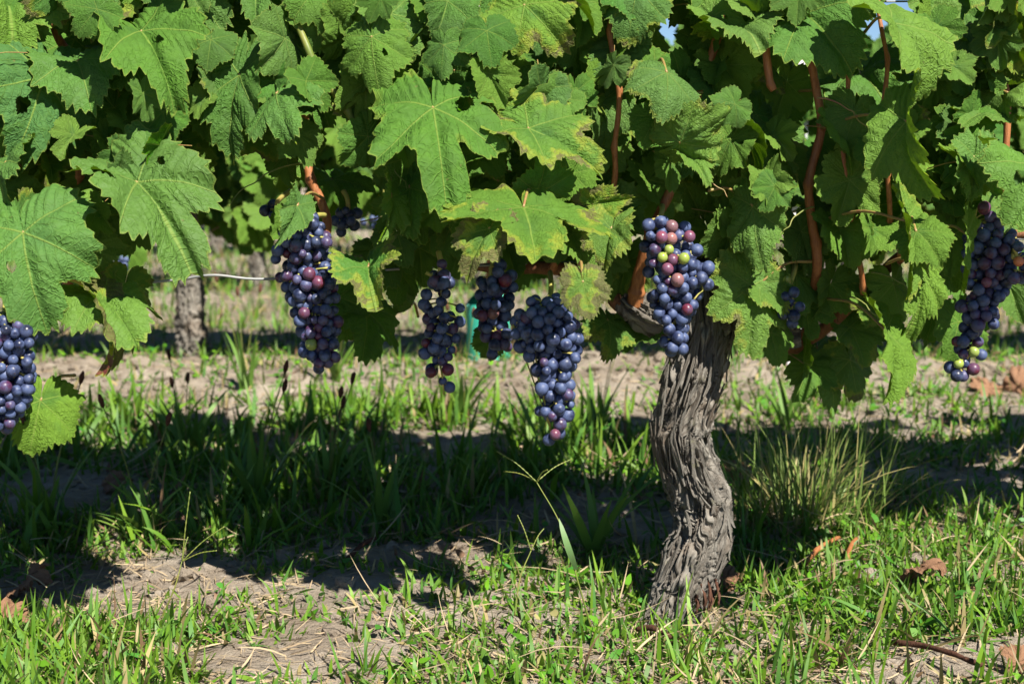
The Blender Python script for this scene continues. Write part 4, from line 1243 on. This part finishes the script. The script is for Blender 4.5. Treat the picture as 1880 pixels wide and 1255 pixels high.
GV, GQ, GT = grape_data()
GRAPE_MESHES = [mk('grape', GV * [1, 1 + .04 * k, 1 - .02 * k] * .0060, [GQ, GT], [GRAPE]) for k in range(3)]
RG = .0064
KIND = {'blue': (.010, .013, .040, 1.0), 'navy': (.008, .009, .022, .75), 'purple': (.055, .014, .040, .72), 'wine': (.11, .012, .022, .35), 'pink': (.17, .045, .07, .28), 'rose': (.22, .10, .09, .15), 'green': (.23, .29, .05, .06), 'orange': (.5, .16, .06, .05)}


def pack(axis, density, r, flat=.8, rg=.0060):
    A = np.array(axis)
    D = spline(A, 80)
    seg = np.linalg.norm(np.diff(D[:, :3], axis=0), axis=1)
    vol = float((math.pi * D[:-1, 3] ** 2 * flat * seg).sum())
    n = max(4, int(density * vol / (4.19 * rg ** 3)))
    wts = D[:, 3] ** 2
    ix = r.choice(len(D), n, p=wts / wts.sum())
    C, RR = D[:, :3], D[:, 3]
    P = C[ix] + r.normal(size=(n, 3)) * (RR[ix] * .5)[:, None] * [1, flat, .6]
    rad = rg * np.clip(r.normal(1.0, .13, n), .6, 1.22)
    for it in range(140):
        d = P[:, None] - P[None]
        L = np.linalg.norm(d, axis=2) + np.eye(n)
        want = (rad[:, None] + rad[None]) * .93
        ov = np.clip(want - L, 0, None) * (1 - np.eye(n))
        P = P + (d / L[..., None] * ov[..., None]).sum(1) * .32
        da = P[:, None] - C[None]
        da2 = da * [1, 1 / flat, 1]
        q = np.linalg.norm(da2, axis=2) / np.maximum(RR[None], .004)
        kk = q.argmin(1)
        out = np.clip(q[np.arange(n), kk] - .88, 0, 1.5)
        P = P - da[np.arange(n), kk] * (out * .22)[:, None]
    return P, rad, D


def bunch(label, pts, Y, spots=(), mixw=(.72, .16, .10, .02), density=.62, seed=1, stem_to=None, wings=(), flat=.8, rg=.0060):
    r = np.random.default_rng(seed)
    allP, allR, axes = [], [], []
    for k, line in enumerate([pts] + list(wings)):
        ax = []
        for (px, py, hw) in line:
            c = at(px, py, Y)
            ax.append([c.x, c.y, c.z, hw * Y / FPX])
        P, rad, D = pack(ax, density, r, flat, rg)
        allP.append(P); allR.append(rad); axes.append(D)
    P, rad = np.vstack(allP), np.concatenate(allR)
    D = np.vstack(axes)
    top = at(pts[0][0], pts[0][1], Y)
    e = bpy.data.objects.new('grape_bunch', None)
    COL.objects.link(e)
    e.location = top
    e.empty_display_size = .03
    tag(e, label, 'grape bunch', 'bunches of grapes on the front vines')
    pix = [to_px(p) for p in P]
    names = ['blue', 'navy', 'purple', 'wine']
    kind = [names[i] for i in r.choice(4, len(P), p=np.array(mixw) / sum(mixw))]
    done = set()
    for (sx, sy, kd) in spots:
        sc_ = [math.hypot(q[0] - sx, q[1] - sy) + 2200 * (p[1] - Y) + (500 if i_ in done else 0) for i_, (q, p) in enumerate(zip(pix, P))]
        done.add(int(np.argmin(sc_)))
        kind[int(np.argmin(sc_))] = kd
    mb = MB()
    for i, p in enumerate(P):
        d = np.linalg.norm(D[:, :3] - p, axis=1)
        k = max(0, int(d.argmin()) - 3)
        ax = D[k, :3]
        o = link('grape', GRAPE_MESHES[int(r.integers(3))], e)
        out = Vector(p - ax)
        out = (out.normalized() + Vector((0, 0, -.6)) + Vector(r.normal(size=3) * .25)).normalized()
        M = (-out).to_track_quat('Z', 'Y').to_matrix().to_4x4()
        s = rad[i] / .0060 * (0.9 if kind[i] == 'green' else 1)
        o.matrix_basis = Matrix.Translation(Vector(p) - top) @ M @ Matrix.Scale(s, 4)
        c = KIND[kind[i]]
        j = r.uniform(.8, 1.25)
        o.color = (c[0] * j, c[1] * j, c[2] * j, min(1, c[3] * r.uniform(.8, 1.1)))
        g = p - np.array(out) * rad[i] * .95
        S = spline([ax, (ax + g) / 2 + [0, 0, .001], g], 5)
        mb.tube(S - np.array(top), [.0010, .0008, .0008, .0009, .0013], 5)
    for D_ in axes:
        S = D_[::6, :3]
        mb.tube(S - np.array(top), np.linspace(.0022, .0009, len(S)), 6)
    if stem_to:
        E_ = np.array(at(*stem_to))
        S = spline([np.array(top) - [0, 0, .01], (np.array(top) + E_) / 2 + [.002, -.004, 0], E_], 12)
        mb.tube(S - np.array(top), np.linspace(.0026, .0030, 12), 8)
    link('stem', mb.mesh('stem', [STEM]), e)
    return e


bunch('dark blue bunch at the left edge above a yellow green leaf', [(5, 585, 44), (14, 640, 58), (12, 700, 50), (10, 745, 36), (4, 780, 18)], 1.335, seed=1, rg=.0053, stem_to=(15, 500, 1.45))
bunch('long bunch with one green berry near its tip, hanging by the bare wire', [(556, 398, 26), (556, 440, 50), (556, 480, 56), (570, 520, 48), (577, 560, 44), (584, 600, 42), (590, 640, 36), (588, 668, 18)], 1.47,
      spots=[(546, 412, 'green'), (577, 643, 'green'), (566, 484, 'wine'), (604, 494, 'wine'), (548, 478, 'purple'), (530, 452, 'purple'), (575, 640, 'purple'), (582, 670, 'purple'), (585, 480, 'purple'), (525, 497, 'purple'), (540, 498, 'purple')],
      mixw=(.55, .2, .24, .02), seed=2, stem_to=(596, 395, 1.53))
bunch('sparse straggling bunch with a single berry dangling at the bottom', [(806, 500, 20), (812, 540, 34), (812, 585, 42), (806, 620, 36), (806, 655, 30), (812, 690, 26), (815, 727, 8)], 1.48,
      spots=[(806, 495, 'purple'), (811, 662, 'purple'), (836, 677, 'wine'), (820, 690, 'wine')], wings=[[(782, 500, 14), (800, 512, 18), (795, 528, 18)]], density=.40, seed=3, stem_to=(805, 462, 1.49))
bunch('shaded bunch behind the brown edged leaf, in front of the green sleeve', [(900, 490, 40), (906, 540, 44), (908, 590, 40), (912, 630, 24), (915, 648, 10)], 1.53,
      spots=[(902, 577, 'rose'), (925, 512, 'wine'), (876, 593, 'wine')], density=.40, seed=4, stem_to=(905, 455, 1.58))
bunch('largest dusty blue bunch hanging lowest in the middle', [(1006, 560, 34), (1006, 592, 56), (1012, 630, 56), (1020, 670, 48), (1016, 710, 40), (1019, 750, 34), (1021, 783, 20), (1013, 802, 11)], 1.45,
      spots=[(1024, 802, 'pink'), (1045, 735, 'purple')], wings=[[(950, 590, 22), (962, 612, 30), (970, 632, 16)]], mixw=(.9, .06, .04, 0), seed=5, stem_to=(1010, 500, 1.56), density=.6)
bunch('bunch with pink and green berries at its top, in front of the trunk head', [(1205, 402, 24), (1225, 440, 46), (1238, 480, 56), (1242, 520, 54), (1240, 560, 46), (1240, 600, 26), (1238, 635, 20)], 1.47,
      spots=[(1212, 434, 'pink'), (1230, 420, 'rose'), (1242, 412, 'rose'), (1236, 440, 'green'), (1224, 436, 'green'), (1232, 446, 'green'), (1248, 424, 'pink'), (1216, 452, 'purple'), (1234, 464, 'pink'), (1215, 476, 'pink'), (1230, 484, 'rose'), (1230, 500, 'purple'), (1283, 553, 'wine'), (1210, 490, 'purple')],
      mixw=(.88, .1, .02, 0), wings=[[(1270, 475, 22), (1288, 510, 22), (1290, 535, 20)]], seed=6, stem_to=(1216, 378, 1.53))
bunch('few dark berries with one green, half hidden beside the cane', [(1448, 512, 14), (1455, 548, 20), (1452, 582, 18)], 1.53, spots=[(1447, 510, 'green')], seed=7, stem_to=(1460, 480, 1.56), density=.7)
bunch('long loose purple bunch hanging at the right with green berries below', [(1790, 402, 34), (1815, 450, 50), (1815, 500, 46), (1798, 550, 42), (1790, 600, 38), (1784, 640, 30), (1768, 672, 26), (1758, 690, 9)], 1.48,
      spots=[(1818, 518, 'pink'), (1790, 575, 'purple'), (1797, 600, 'purple'), (1786, 645, 'green'), (1782, 658, 'green'), (1768, 655, 'purple'), (1800, 620, 'purple'), (1797, 400, 'wine')], mixw=(.4, .25, .33, .02), density=.55, seed=8, stem_to=(1815, 385, 1.56))
bunch('small bunch with orange tinted berries at the right edge', [(1862, 455, 24), (1872, 485, 28), (1874, 512, 18)], 1.45, spots=[(1876, 470, 'orange'), (1878, 500, 'orange'), (1868, 512, 'purple')], mixw=(.4, .2, .4, 0), seed=9, stem_to=(1850, 420, 1.54))
bunch('half hidden bunch of reddish unripe berries behind the right shoots', [(1552, 432, 18), (1562, 452, 26), (1566, 478, 20)], 1.62, spots=[(1552, 442, 'orange'), (1575, 460, 'wine'), (1570, 478, 'green'), (1560, 470, 'green'), (1556, 460, 'rose')], mixw=(.3, .2, .4, .1), seed=10, stem_to=(1560, 405, 1.63))
bunch('dark bunch in shade just above and left of the folded leaf', [(492, 376, 14), (510, 388, 24), (530, 396, 22)], 1.60, seed=11, mixw=(.2, .8, 0, 0), stem_to=(535, 350, 1.6))
bunch('dark bunch in shade right of the brown cane', [(640, 380, 16), (640, 402, 26), (628, 424, 22)], 1.60, seed=12, mixw=(.2, .8, 0, 0), stem_to=(630, 350, 1.6))

# small bunches of the second row, too far to show single berries
SB = random.Random(9)
for k, (px, py, lb) in enumerate([(700, 395, 'small blurred bunch in the second row right of the brown cane'), (1300, 420, 'small blurred bunch in the second row just above the trunk head'), 
                                  (215, 400, 'small blurred bunch in the second row behind the left leaves'), (1715, 470, 'small blurred bunch in the second row behind the right leaves')]):
    c = at(px, py, 3.0)
    mbV, mbQ, mbT, nv = [], [], [], 0
    for q in range(34):
        t = SB.random()
        rr_ = .035 * (1 - .7 * t)
        p = np.array([SB.gauss(0, .6) * rr_, SB.gauss(0, .6) * rr_, -.11 * t])
        mbV.append(GV * .0072 + p); mbQ.append(GQ + nv); mbT.append(GT + nv); nv += len(GV)
    e = bpy.data.objects.new('grape_bunch', None)
    COL.objects.link(e)
    e.location = c
    tag(e, lb, 'grape bunch', 'bunches of grapes on the second row')
    b = link('berries', mk('berries', np.vstack(mbV), [np.vstack(mbQ), np.vstack(mbT)], [GRAPE]), e)
    b.color = KIND['blue']
    mb = MB()
    mb.tube([[0, 0, -.10], [0, 0, 0], [.005, .03, .05], [.0, .08, .09]], .002, 6)
    link('stem', mb.mesh('stem', [STEM]), e)

# ------------------------------------------------------------------ grass and litter
def blades(pos, L, Wd, az, lean, bend, cols, tipcol=None, seg=4, fold=.0):
    """curved tapering blades; lean = start angle from vertical, bend = extra angle along the blade"""
    n = len(pos)
    t = np.linspace(0, 1, seg + 1)
    ang = lean[:, None] + bend[:, None] * t[None]
    ds = L[:, None] / seg
    hx = np.concatenate([np.zeros((n, 1)), np.cumsum(np.sin(ang[:, :-1]) * ds, 1)], 1)
    hz = np.concatenate([np.zeros((n, 1)), np.cumsum(np.cos(ang[:, :-1]) * ds, 1)], 1)
    dx, dy = np.cos(az), np.sin(az)
    C = np.stack([pos[:, 0, None] + hx * dx[:, None], pos[:, 1, None] + hx * dy[:, None], pos[:, 2, None] + hz], -1)
    prof = np.where(t < .35, .62 + .38 * t / .35, np.clip((1 - t) / .65, 0, 1) ** .75)
    tw = RNG.uniform(-.7, .7, n)[:, None] + RNG.uniform(-.8, .8, n)[:, None] * t
    side = np.stack([-dy[:, None] * np.cos(tw), dx[:, None] * np.cos(tw), np.sin(tw)], -1)
    hw = (Wd[:, None] * .5 * prof[None])[..., None]
    Lf, Rt = C[:, :-1] - side[:, :-1] * hw[:, :-1], C[:, :-1] + side[:, :-1] * hw[:, :-1]
    V = np.concatenate([np.stack([Lf, Rt], 2).reshape(n, -1, 3), C[:, -1:]], 1)
    nv = 2 * seg + 1
    b = (np.arange(n) * nv)[:, None]
    Q = np.concatenate([np.stack([b + 2 * k, b + 2 * k + 1, b + 2 * k + 3, b + 2 * k + 2], -1).reshape(-1, 4) for k in range(seg - 1)])
    T = np.stack([b + 2 * seg - 2, b + 2 * seg - 1, b + 2 * seg], -1).reshape(-1, 3)
    tc = cols if tipcol is None else tipcol
    tv = np.concatenate([np.repeat(t[:-1], 2), [1]])
    cc = cols[:, None] * (1 - tv[None, :, None]) + tc[:, None] * tv[None, :, None]
    return V.reshape(-1, 3), Q, T, cc.reshape(-1, 3)


class Field:
    def __init__(s):
        s.V, s.Q, s.T, s.C, s.n = [], [], [], [], 0

    def add(s, V, Q, T, C):
        s.V.append(V); s.Q.append(Q + s.n); s.T.append(T + s.n); s.C.append(C); s.n += len(V)

    def obj(s, name, mat, parent=None):
        return link(name, mk(name, np.vstack(s.V), [np.vstack(s.Q), np.vstack(s.T)], [mat], cols=np.vstack(s.C)), parent)


BARE = []
for (px, py, rx, ry) in [(265, 1040, .075, .07), (250, 1110, .10, .03), (430, 1205, .10, .035), (1845, 1205, .09, .04), (1590, 1058, .035, .03), (1700, 885, .20, .06), (1560, 905, .06, .04), (870, 800, .10, .09),
                         (770, 1010, .13, .05), (1050, 960, .16, .06), (560, 1075, .10, .02), (180, 905, .12, .08), (1800, 930, .1, .04), (640, 1190, .08, .02), (90, 1085, .06, .04)]:
    g = gpt(px, py)
    BARE.append((g.x, g.y, rx, ry))


def dens(x, y):
    n = fbm(x * 2.6, y * 2.6, 3.0, 4)
    n2 = noise(x * 9, y * 9, 8.0)
    d = 0.82 + 1.7 * n + .4 * n2
    d = np.where((y > 2.72) & (y < 3.12), d * .6 - .12, d)
    d = np.where((y > 3.12) & (y < 3.42), d * .8 + .15, d)
    d = np.where((y > 3.42) & (y < 3.9), d * .6 - .05, d)
    d = np.where((y > 1.36) & (y < 1.52), d + .18, d)
    d = np.where((y > 1.60) & (y < 1.78) & (x < .1), d * .7, d)
    for (cx, cy, rx, ry) in BARE:
        q = ((x - cx) / rx) ** 2 + ((y - cy) / ry) ** 2
        d = d - 1.3 * np.exp(-q * .9)
    return np.clip(d, .02, 1)


def scatter(n, x0, x1, y0, y1, power=1.0):
    x = RNG.uniform(x0, x1, n)
    y = RNG.uniform(y0, y1, n)
    k = RNG.random(n) < dens(x, y) ** power
    x, y = x[k], y[k]
    return np.stack([x, y, ground_h(x, y) - .002], -1)


def gcols(n, dry=.1):
    a = np.array([.040, .150, .008]); b = np.array([.145, .290, .012]); c = np.array([.045, .190, .050]); d = np.array([.38, .28, .14]); e = np.array([.20, .09, .07])
    u = RNG.random((n, 1))
    col = a * (1 - u) + b * u
    k = RNG.random(n)
    col[k < .25] = col[k < .25] * .5 + c * .5
    col[k > 1 - dry] = d * RNG.uniform(.7, 1.15, (int((k > 1 - dry).sum()), 1))
    col[(k > .9 - dry) & (k < .93 - dry)] = e
    return col * RNG.uniform(.8, 1.15, (n, 1))


def turf(F, P, lmin, lmax, wmin, wmax, lean, dry=.1, clump=None, seg=4, bendmax=1.1):
    n = len(P)
    L = RNG.uniform(lmin, lmax, n) * (0.75 + .5 * RNG.random(n) ** 2)
    col = gcols(n, dry)
    tip = col * .75 + np.array([.22, .26, .06]) * .25
    F.add(*blades(P, L, RNG.uniform(wmin, wmax, n), RNG.uniform(0, 6.283, n), np.clip(np.abs(RNG.normal(0, lean * 1.15, n)), 0, 1.5), RNG.uniform(-.2, bendmax, n), col, tip, seg))


F = Field()
# short broad bladed crabgrass in the sunlit foreground
P = scatter(42000, -.85, .95, 1.12, 1.86)
turf(F, P, .010, .030, .0030, .0070, 1.15, .06)
P = scatter(5500, -.85, .95, 1.12, 1.95)
turf(F, P, .02, .06, .003, .0058, 1.0, .14, seg=5)
# longer blades to the right of the trunk and at the lower left corner
P = scatter(5200, .16, 1.0, 1.15, 1.80)
turf(F, P, .02, .05, .003, .0066, 1.0, .10, seg=5)
P = scatter(500, .16, .5, 1.15, 1.5)
turf(F, P, .05, .10, .004, .0060, .7, .3, seg=6)
P = scatter(3000, -.75, -.30, 1.15, 1.48)
turf(F, P, .03, .065, .0035, .0065, .8, .12, seg=5)
# lush growth in the shade behind the vine
P = scatter(22000, -1.3, 1.3, 1.80, 2.72)
turf(F, P, .015, .06, .003, .008, 1.0, .06)
P = scatter(4600, -1.3, .35, 1.80, 2.7, 1.6)
turf(F, P, .05, .11, .005, .011, .6, .04, seg=5)
# bare strip and grass at the foot of the second row, then the lanes behind
P = scatter(20000, -1.9, 1.9, 2.70, 4.0)
turf(F, P, .02, .065, .003, .007, .85, .15)
P = scatter(17000, -2.8, 2.8, 4.0, 6.6, .7)
turf(F, P, .04, .10, .004, .009, .7, .2, seg=3)
P = scatter(9000, -5, 5, 6.6, 12, .6)
turf(F, P, .06, .14, .008, .016, .5, .2, seg=3)
# between camera and frame edge
P = scatter(5000, -1.2, 1.2, .5, 1.12)
turf(F, P, .03, .08, .003, .005, .6, .1)
# little broad leaved weeds: pairs of oval leaves close to the soil
P = scatter(6500, -1.2, 1.2, 1.15, 3.4)
n = len(P)
P[:, 2] += RNG.uniform(.003, .02, n)
F.add(*blades(P, RNG.uniform(.008, .022, n), RNG.uniform(.006, .013, n), RNG.uniform(0, 6.283, n), RNG.uniform(.9, 1.4, n), RNG.uniform(0, .4, n), gcols(n, .02) * [.9, 1.1, .9], None, 4))
grass = F.obj('grass', GRASS)
tag(grass, 'patchy green grass and small weeds growing between the vine rows', kind='stuff')

F = Field()
for (cnt, x0, x1, y0, y1, l0, l1, w) in [(20000, -.95, 1.0, 1.12, 2.1, .010, .05, .0018), (9000, -1.4, 1.4, 2.1, 3.2, .02, .06, .002), (7000, -2.2, 2.2, 3.2, 5.5, .03, .08, .003)]:
    x, y = RNG.uniform(x0, x1, cnt), RNG.uniform(y0, y1, cnt)
    k = RNG.random(cnt) < np.clip(.5 + 1.3 * noise(x * 3.3, y * 3.3, 12.0), .12, 1)
    x, y = x[k], y[k]
    n = len(x)
    P = np.stack([x, y, ground_h(x, y) + RNG.uniform(0, .006, n)], -1)
    c = np.array([.48, .36, .23]) * (1 - RNG.random((n, 1)) * .6) + np.array([.12, .07, .05]) * RNG.random((n, 1)) * .5
    F.add(*blades(P, RNG.uniform(l0, l1, n), RNG.uniform(.4, 1.3, n) * w, RNG.uniform(0, 6.283, n), RNG.uniform(1.25, 1.65, n), RNG.uniform(-.5, .5, n), c, None, 3))
# dead stems caught on top of the sward
x, y = RNG.uniform(-.9, 1.0, 800), RNG.uniform(1.15, 2.3, 800)
P = np.stack([x, y, ground_h(x, y) + RNG.uniform(.004, .03, 800)], -1)
c = np.array([.50, .38, .24]) * RNG.uniform(.45, 1.1, (800, 1))
F.add(*blades(P, RNG.uniform(.025, .09, 800), RNG.uniform(.0008, .0028, 800), RNG.uniform(0, 6.283, 800), RNG.uniform(1.0, 1.7, 800), RNG.uniform(-.8, .9, 800), c, None, 4))
straw = F.obj('straw_litter', STRAW)
tag(straw, 'dry straw and dead grass strewn over the soil', kind='stuff')

# clods of earth on the bare strips
ico = [(0, 0, 1), (.894, 0, .447), (.276, .851, .447), (-.724, .526, .447), (-.724, -.526, .447), (.276, -.851, .447), (.724, .526, -.447), (-.276, .851, -.447), (-.894, 0, -.447), (-.276, -.851, -.447), (.724, -.526, -.447), (0, 0, -1)]
icf = [(0, 1, 2), (0, 2, 3), (0, 3, 4), (0, 4, 5), (0, 5, 1), (1, 6, 2), (2, 7, 3), (3, 8, 4), (4, 9, 5), (5, 10, 1), (2, 6, 7), (3, 7, 8), (4, 8, 9), (5, 9, 10), (1, 10, 6), (6, 11, 7), (7, 11, 8), (8, 11, 9), (9, 11, 10), (10, 11, 6)]
ico, icf = np.array(ico), np.array(icf)
Vs, Ts, nv = [], [], 0
cx, cy = RNG.uniform(-1.6, 1.6, 16000), RNG.uniform(1.15, 4.0, 16000)
keep = RNG.random(16000) < np.clip(.75 - dens(cx, cy) * 1.3, .02, 1)
cx, cy = cx[keep], cy[keep]
cz = ground_h(cx, cy)
for x, y, z in zip(cx, cy, cz):
    s = .002 + .013 * RNG.random() ** 5 + (.010 * RNG.random() ** 2 if 2.7 < y < 3.3 else 0)
    Vs.append(ico * (1 + .3 * RNG.normal(size=(12, 1)).clip(-1, 1)) * s * [1, 1, .7] + [x, y, z + s * .2])
    Ts.append(icf + nv)
    nv += 12
cl = link('earth_clods', mk('earth_clods', np.vstack(Vs), [np.vstack(Ts)], [SOIL], smooth=False))
tag(cl, 'loose crumbs and clods of pale earth on the bare patches', kind='stuff')

# ------------------------------------------------------------------ single plants and fallen leaves
def plantain(label, px, py, n, l0, l1, stalks=0, lean=.55, up=0.0, col=(.10, .20, .03)):
    g = gpt(px, py)
    e = bpy.data.objects.new('plantain', None)
    COL.objects.link(e)
    e.location = (g.x, g.y, gh(g.x, g.y))
    tag(e, label, 'weed', 'ribwort plantains in the grass')
    for k in range(n):
        c = np.array([col]) * RNG.uniform(.8, 1.25)
        V, Q, T, C = blades(np.array([[RNG.normal(0, .006), RNG.normal(0, .006), -.004]]), RNG.uniform(l0, l1, 1), RNG.uniform(.009, .015, 1), np.array([k * 2.4 + RNG.uniform(-.3, .3)]), np.abs(RNG.normal(lean, .15, 1)), RNG.uniform(.1, .8, 1), c, c * 1.1, 7)
        link('leaf', mk('leaf', V, [Q, T], [GRASS], cols=C), e)
    for k in range(stalks):
        a, h = RNG.uniform(0, 6.28), RNG.uniform(.12, .22)
        tip = np.array([math.cos(a) * h * .25, math.sin(a) * h * .25, h])
        mb = MB()
        mb.tube(spline([[0, 0, 0], tip * [.4, .4, .55], tip], 8), .0008, 5)
        st = link('flower_stalk', mb.mesh('flower_stalk', [GREENCANE]), e)
        mb = MB()
        hd = tip / np.linalg.norm(tip)
        mb.tube([tip - hd * .002, tip + hd * .003, tip + hd * .009, tip + hd * .015, tip + hd * .018], [.001, .0032, .0038, .0028, .0008], 8, .0003)
        link('seed_head', mb.mesh('seed_head', [REDBARK]), st)


plantain('sunlit pale green plantain rosette on the bare soil at left', 262, 975, 16, .06, .10, 2, .6, col=(.17, .27, .05))
for (px, py, st, lb) in [(90, 960, 3, 'plantain in deep shade at the far left below the low leaf'), (600, 905, 3, 'plantain in shade under the long bunch'), (470, 930, 2, 'plantain in shade left of the middle of the shadow'),
                     (700, 960, 1, 'plantain at the sunny edge of the shadow, left of the seed stalk'), (1100, 800, 2, 'plantain just behind the trunk on its left'), (340, 830, 3, 'plantain in shade near the bare soil strip at left'),
                     (850, 770, 4, 'plantain with dark seed heads right of the straggling bunch'), (620, 735, 4, 'plantain with dark seed heads against the bare strip below the long bunch'), (1000, 830, 2, 'plantain in shade below the largest bunch'),
                     (1090, 1010, 0, 'plantain in the light patch just left of the trunk'), (450, 745, 3, 'plantain with dark seed heads on the bare strip at left'), (1440, 790, 0, 'plantain behind the trunk on its right')]:
    plantain(lb, px, py, 11, .09, .16, st, .35)

# big tuft right of the trunk
g = gpt(1470, 955)
F = Field()
n = 420
P = np.stack([g.x + RNG.normal(0, .055, n), g.y + RNG.normal(0, .035, n), np.full(n, gh(g.x, g.y) - .003)], -1)
az = np.arctan2(P[:, 1] - g.y, P[:, 0] - g.x) + RNG.normal(0, .5, n)
col = np.where(RNG.random((n, 1)) < .35, np.array([[.42, .36, .14]]), np.array([[.16, .27, .05]])) * RNG.uniform(.7, 1.2, (n, 1))
F.add(*blades(P, RNG.uniform(.05, .19, n), RNG.uniform(.0014, .0042, n), az, np.abs(RNG.normal(.3, .35, n)), RNG.uniform(-.3, 1.5, n) ** 1, col, col * .7 + np.array([.3, .25, .12]) * .3, 6))
tuft = F.obj('grass_tuft', GRASS)
tag(tuft, 'tall tuft of thin yellowing grass right of the trunk', 'grass tuft')


def seed_grass(label, pts, heads, leaf=None):
    e = bpy.data.objects.new('seed_grass', None)
    COL.objects.link(e)
    base = at(*pts[0])
    e.location = base
    tag(e, label, 'grass stalk', 'flowering grass stalks')
    mb = MB()
    mb.tube(spline([[*(at(*p) - base)] for p in pts], 24), np.linspace(.0011, .0006, 24), 6)
    link('stalk', mb.mesh('stalk', [GREENCANE]), e)
    tip = at(*pts[-1])
    for hpt in heads:
        E_ = at(*hpt)
        mb = MB()
        S = spline([[*(tip - base)], [*((tip + E_) / 2 - base + Vector((0, 0, .003)))], [*(E_ - base)]], 22)
        mb.tube(S, np.where(np.arange(22) % 2 == 0, .0004, .0009), 6)
        link('seed_spike', mb.mesh('seed_spike', [GREENCANE]), e)
    if leaf:
        (a, b, w) = leaf
        A_, B_ = np.array(at(*a) - base), np.array(at(*b) - base)
        t = np.linspace(0, 1, 8)
        C = A_ + (B_ - A_) * t[:, None] + np.stack([0 * t, -.012 * np.sin(t * 3.1), 0 * t], -1)
        hw = w * np.sin(np.clip(t * .9 + .1, 0, 1) * 3.14) ** .6
        V = np.stack([C - np.outer(hw, [1, .2, 0]), C + np.outer(hw, [1, .2, 0])], 1).reshape(-1, 3)
        link('leaf', mk('leaf', V, np.array([[2 * k, 2 * k + 1, 2 * k + 3, 2 * k + 2] for k in range(7)]), [GRASS], cols=np.tile([.14, .25, .09], (16, 1))), e)


seed_grass('tall flowering grass stalk leaning left in the shade below the largest bunch', [(1085, 1150, 1.42), (1062, 1070, 1.42), (1030, 965, 1.43), (985, 884, 1.44)], [(912, 828, 1.45), (925, 865, 1.46), (1005, 862, 1.43), (1050, 842, 1.46)], ((1058, 1045, 1.42), (1026, 950, 1.42), .0035))
seed_grass('pale flowering grass stalk in the sunny patch at lower left', [(296, 1135, 1.50), (320, 1080, 1.50), (334, 1030, 1.51)], [(349, 902, 1.52), (412, 966, 1.52), (398, 1010, 1.5), (345, 985, 1.52)])
seed_grass('thin dry grass stalk left of the tall leaning one', [(945, 1130, 1.42), (955, 1060, 1.43), (975, 1010, 1.44)], [(950, 945, 1.45), (1000, 968, 1.45)])


def dead_leaf(label, px, py, size, az, tilt, seed, lift=.012):
    g = gpt(px, py)
    V, Q, T, uv = leaf_geo(seed, 110, MID, fold=28, curl=1.5, kx=.9, wave=.12, crumple=.3, teeth=38, sinus=.05)
    o = link('fallen_leaf', mk('fallen_leaf', V, [Q, T], [DEADLEAF]))
    mid = Vector((math.cos(az), math.sin(az), tilt))
    o.matrix_basis = orient(Vector((g.x, g.y, gh(g.x, g.y) + lift)), mid, Vector((.2, -.5, 1)), size)
    mb = MB()
    mb.tube(spline([[0, 0, 0], [.1, -.3, .03], [.05, -.65, -.08]], 8), .014, 5)
    link('petiole', mb.mesh('petiole', [DEADLEAF]), o)
    tag(o, label, 'fallen leaf', 'dead leaves on the ground')


dead_leaf('curled brown dead leaf in the grass at lower right', 1685, 1090, .034, -.9, .1, 901, .022)
dead_leaf('reddish dead leaf behind the trunk on its right', 1345, 890, .03, .6, .1, 902)
dead_leaf('reddish dead leaf in shade near the right edge', 1812, 745, .04, 2.2, .2, 903)
dead_leaf('reddish dead leaf at the very right edge in shade', 1868, 745, .04, .3, .2, 904)
dead_leaf('brown dead leaf at the lower left corner edge', 0, 1165, .03, 1.2, .4, 905)
dead_leaf('tan dead leaf lit in the shadow at left', 205, 905, .03, .2, .1, 906)
dead_leaf('brown dead leaf at the sunny edge of shadow, far left', 50, 1085, .032, -.4, .1, 907)
dead_leaf('rust brown dead leaf at the lower right corner', 1868, 1235, .02, 1.9, .3, 908)
dead_leaf('small orange brown dead leaf right of the trunk foot', 1330, 1068, .022, .9, .6, 909)

# reddish prunings lying in the grass
for k, (x0, y0, x1, y1, lb) in enumerate([(1475, 1045, 1540, 1010, 'short reddish pruned twig in the grass right of the trunk'), (1555, 1040, 1572, 1012, 'reddish pruned twig standing by the pale clod'),
                                          (640, 1050, 690, 1020, 'grey brown twig at the sunny edge of the shadow'), (1640, 1185, 1800, 1255, 'dark thin twig in the lower right corner'), (1170, 1150, 1230, 1180, 'brown twig at the foot of the trunk')]):
    a, b = gpt(x0, y0), gpt(x1, y1)
    mb = MB()
    za, zb = gh(a.x, a.y) + .012, gh(b.x, b.y) + .02
    mb.tube(spline([[a.x, a.y, za], [(a.x + b.x) / 2, (a.y + b.y) / 2 + .004, (za + zb) / 2 + .004], [b.x, b.y, zb]], 12), np.linspace(.0035, .0025, 12), 7, .0004)
    o = link('twig', mb.mesh('twig', [CANE if k < 2 else REDBARK]))
    tag(o, lb, 'twig', 'twigs on the ground')
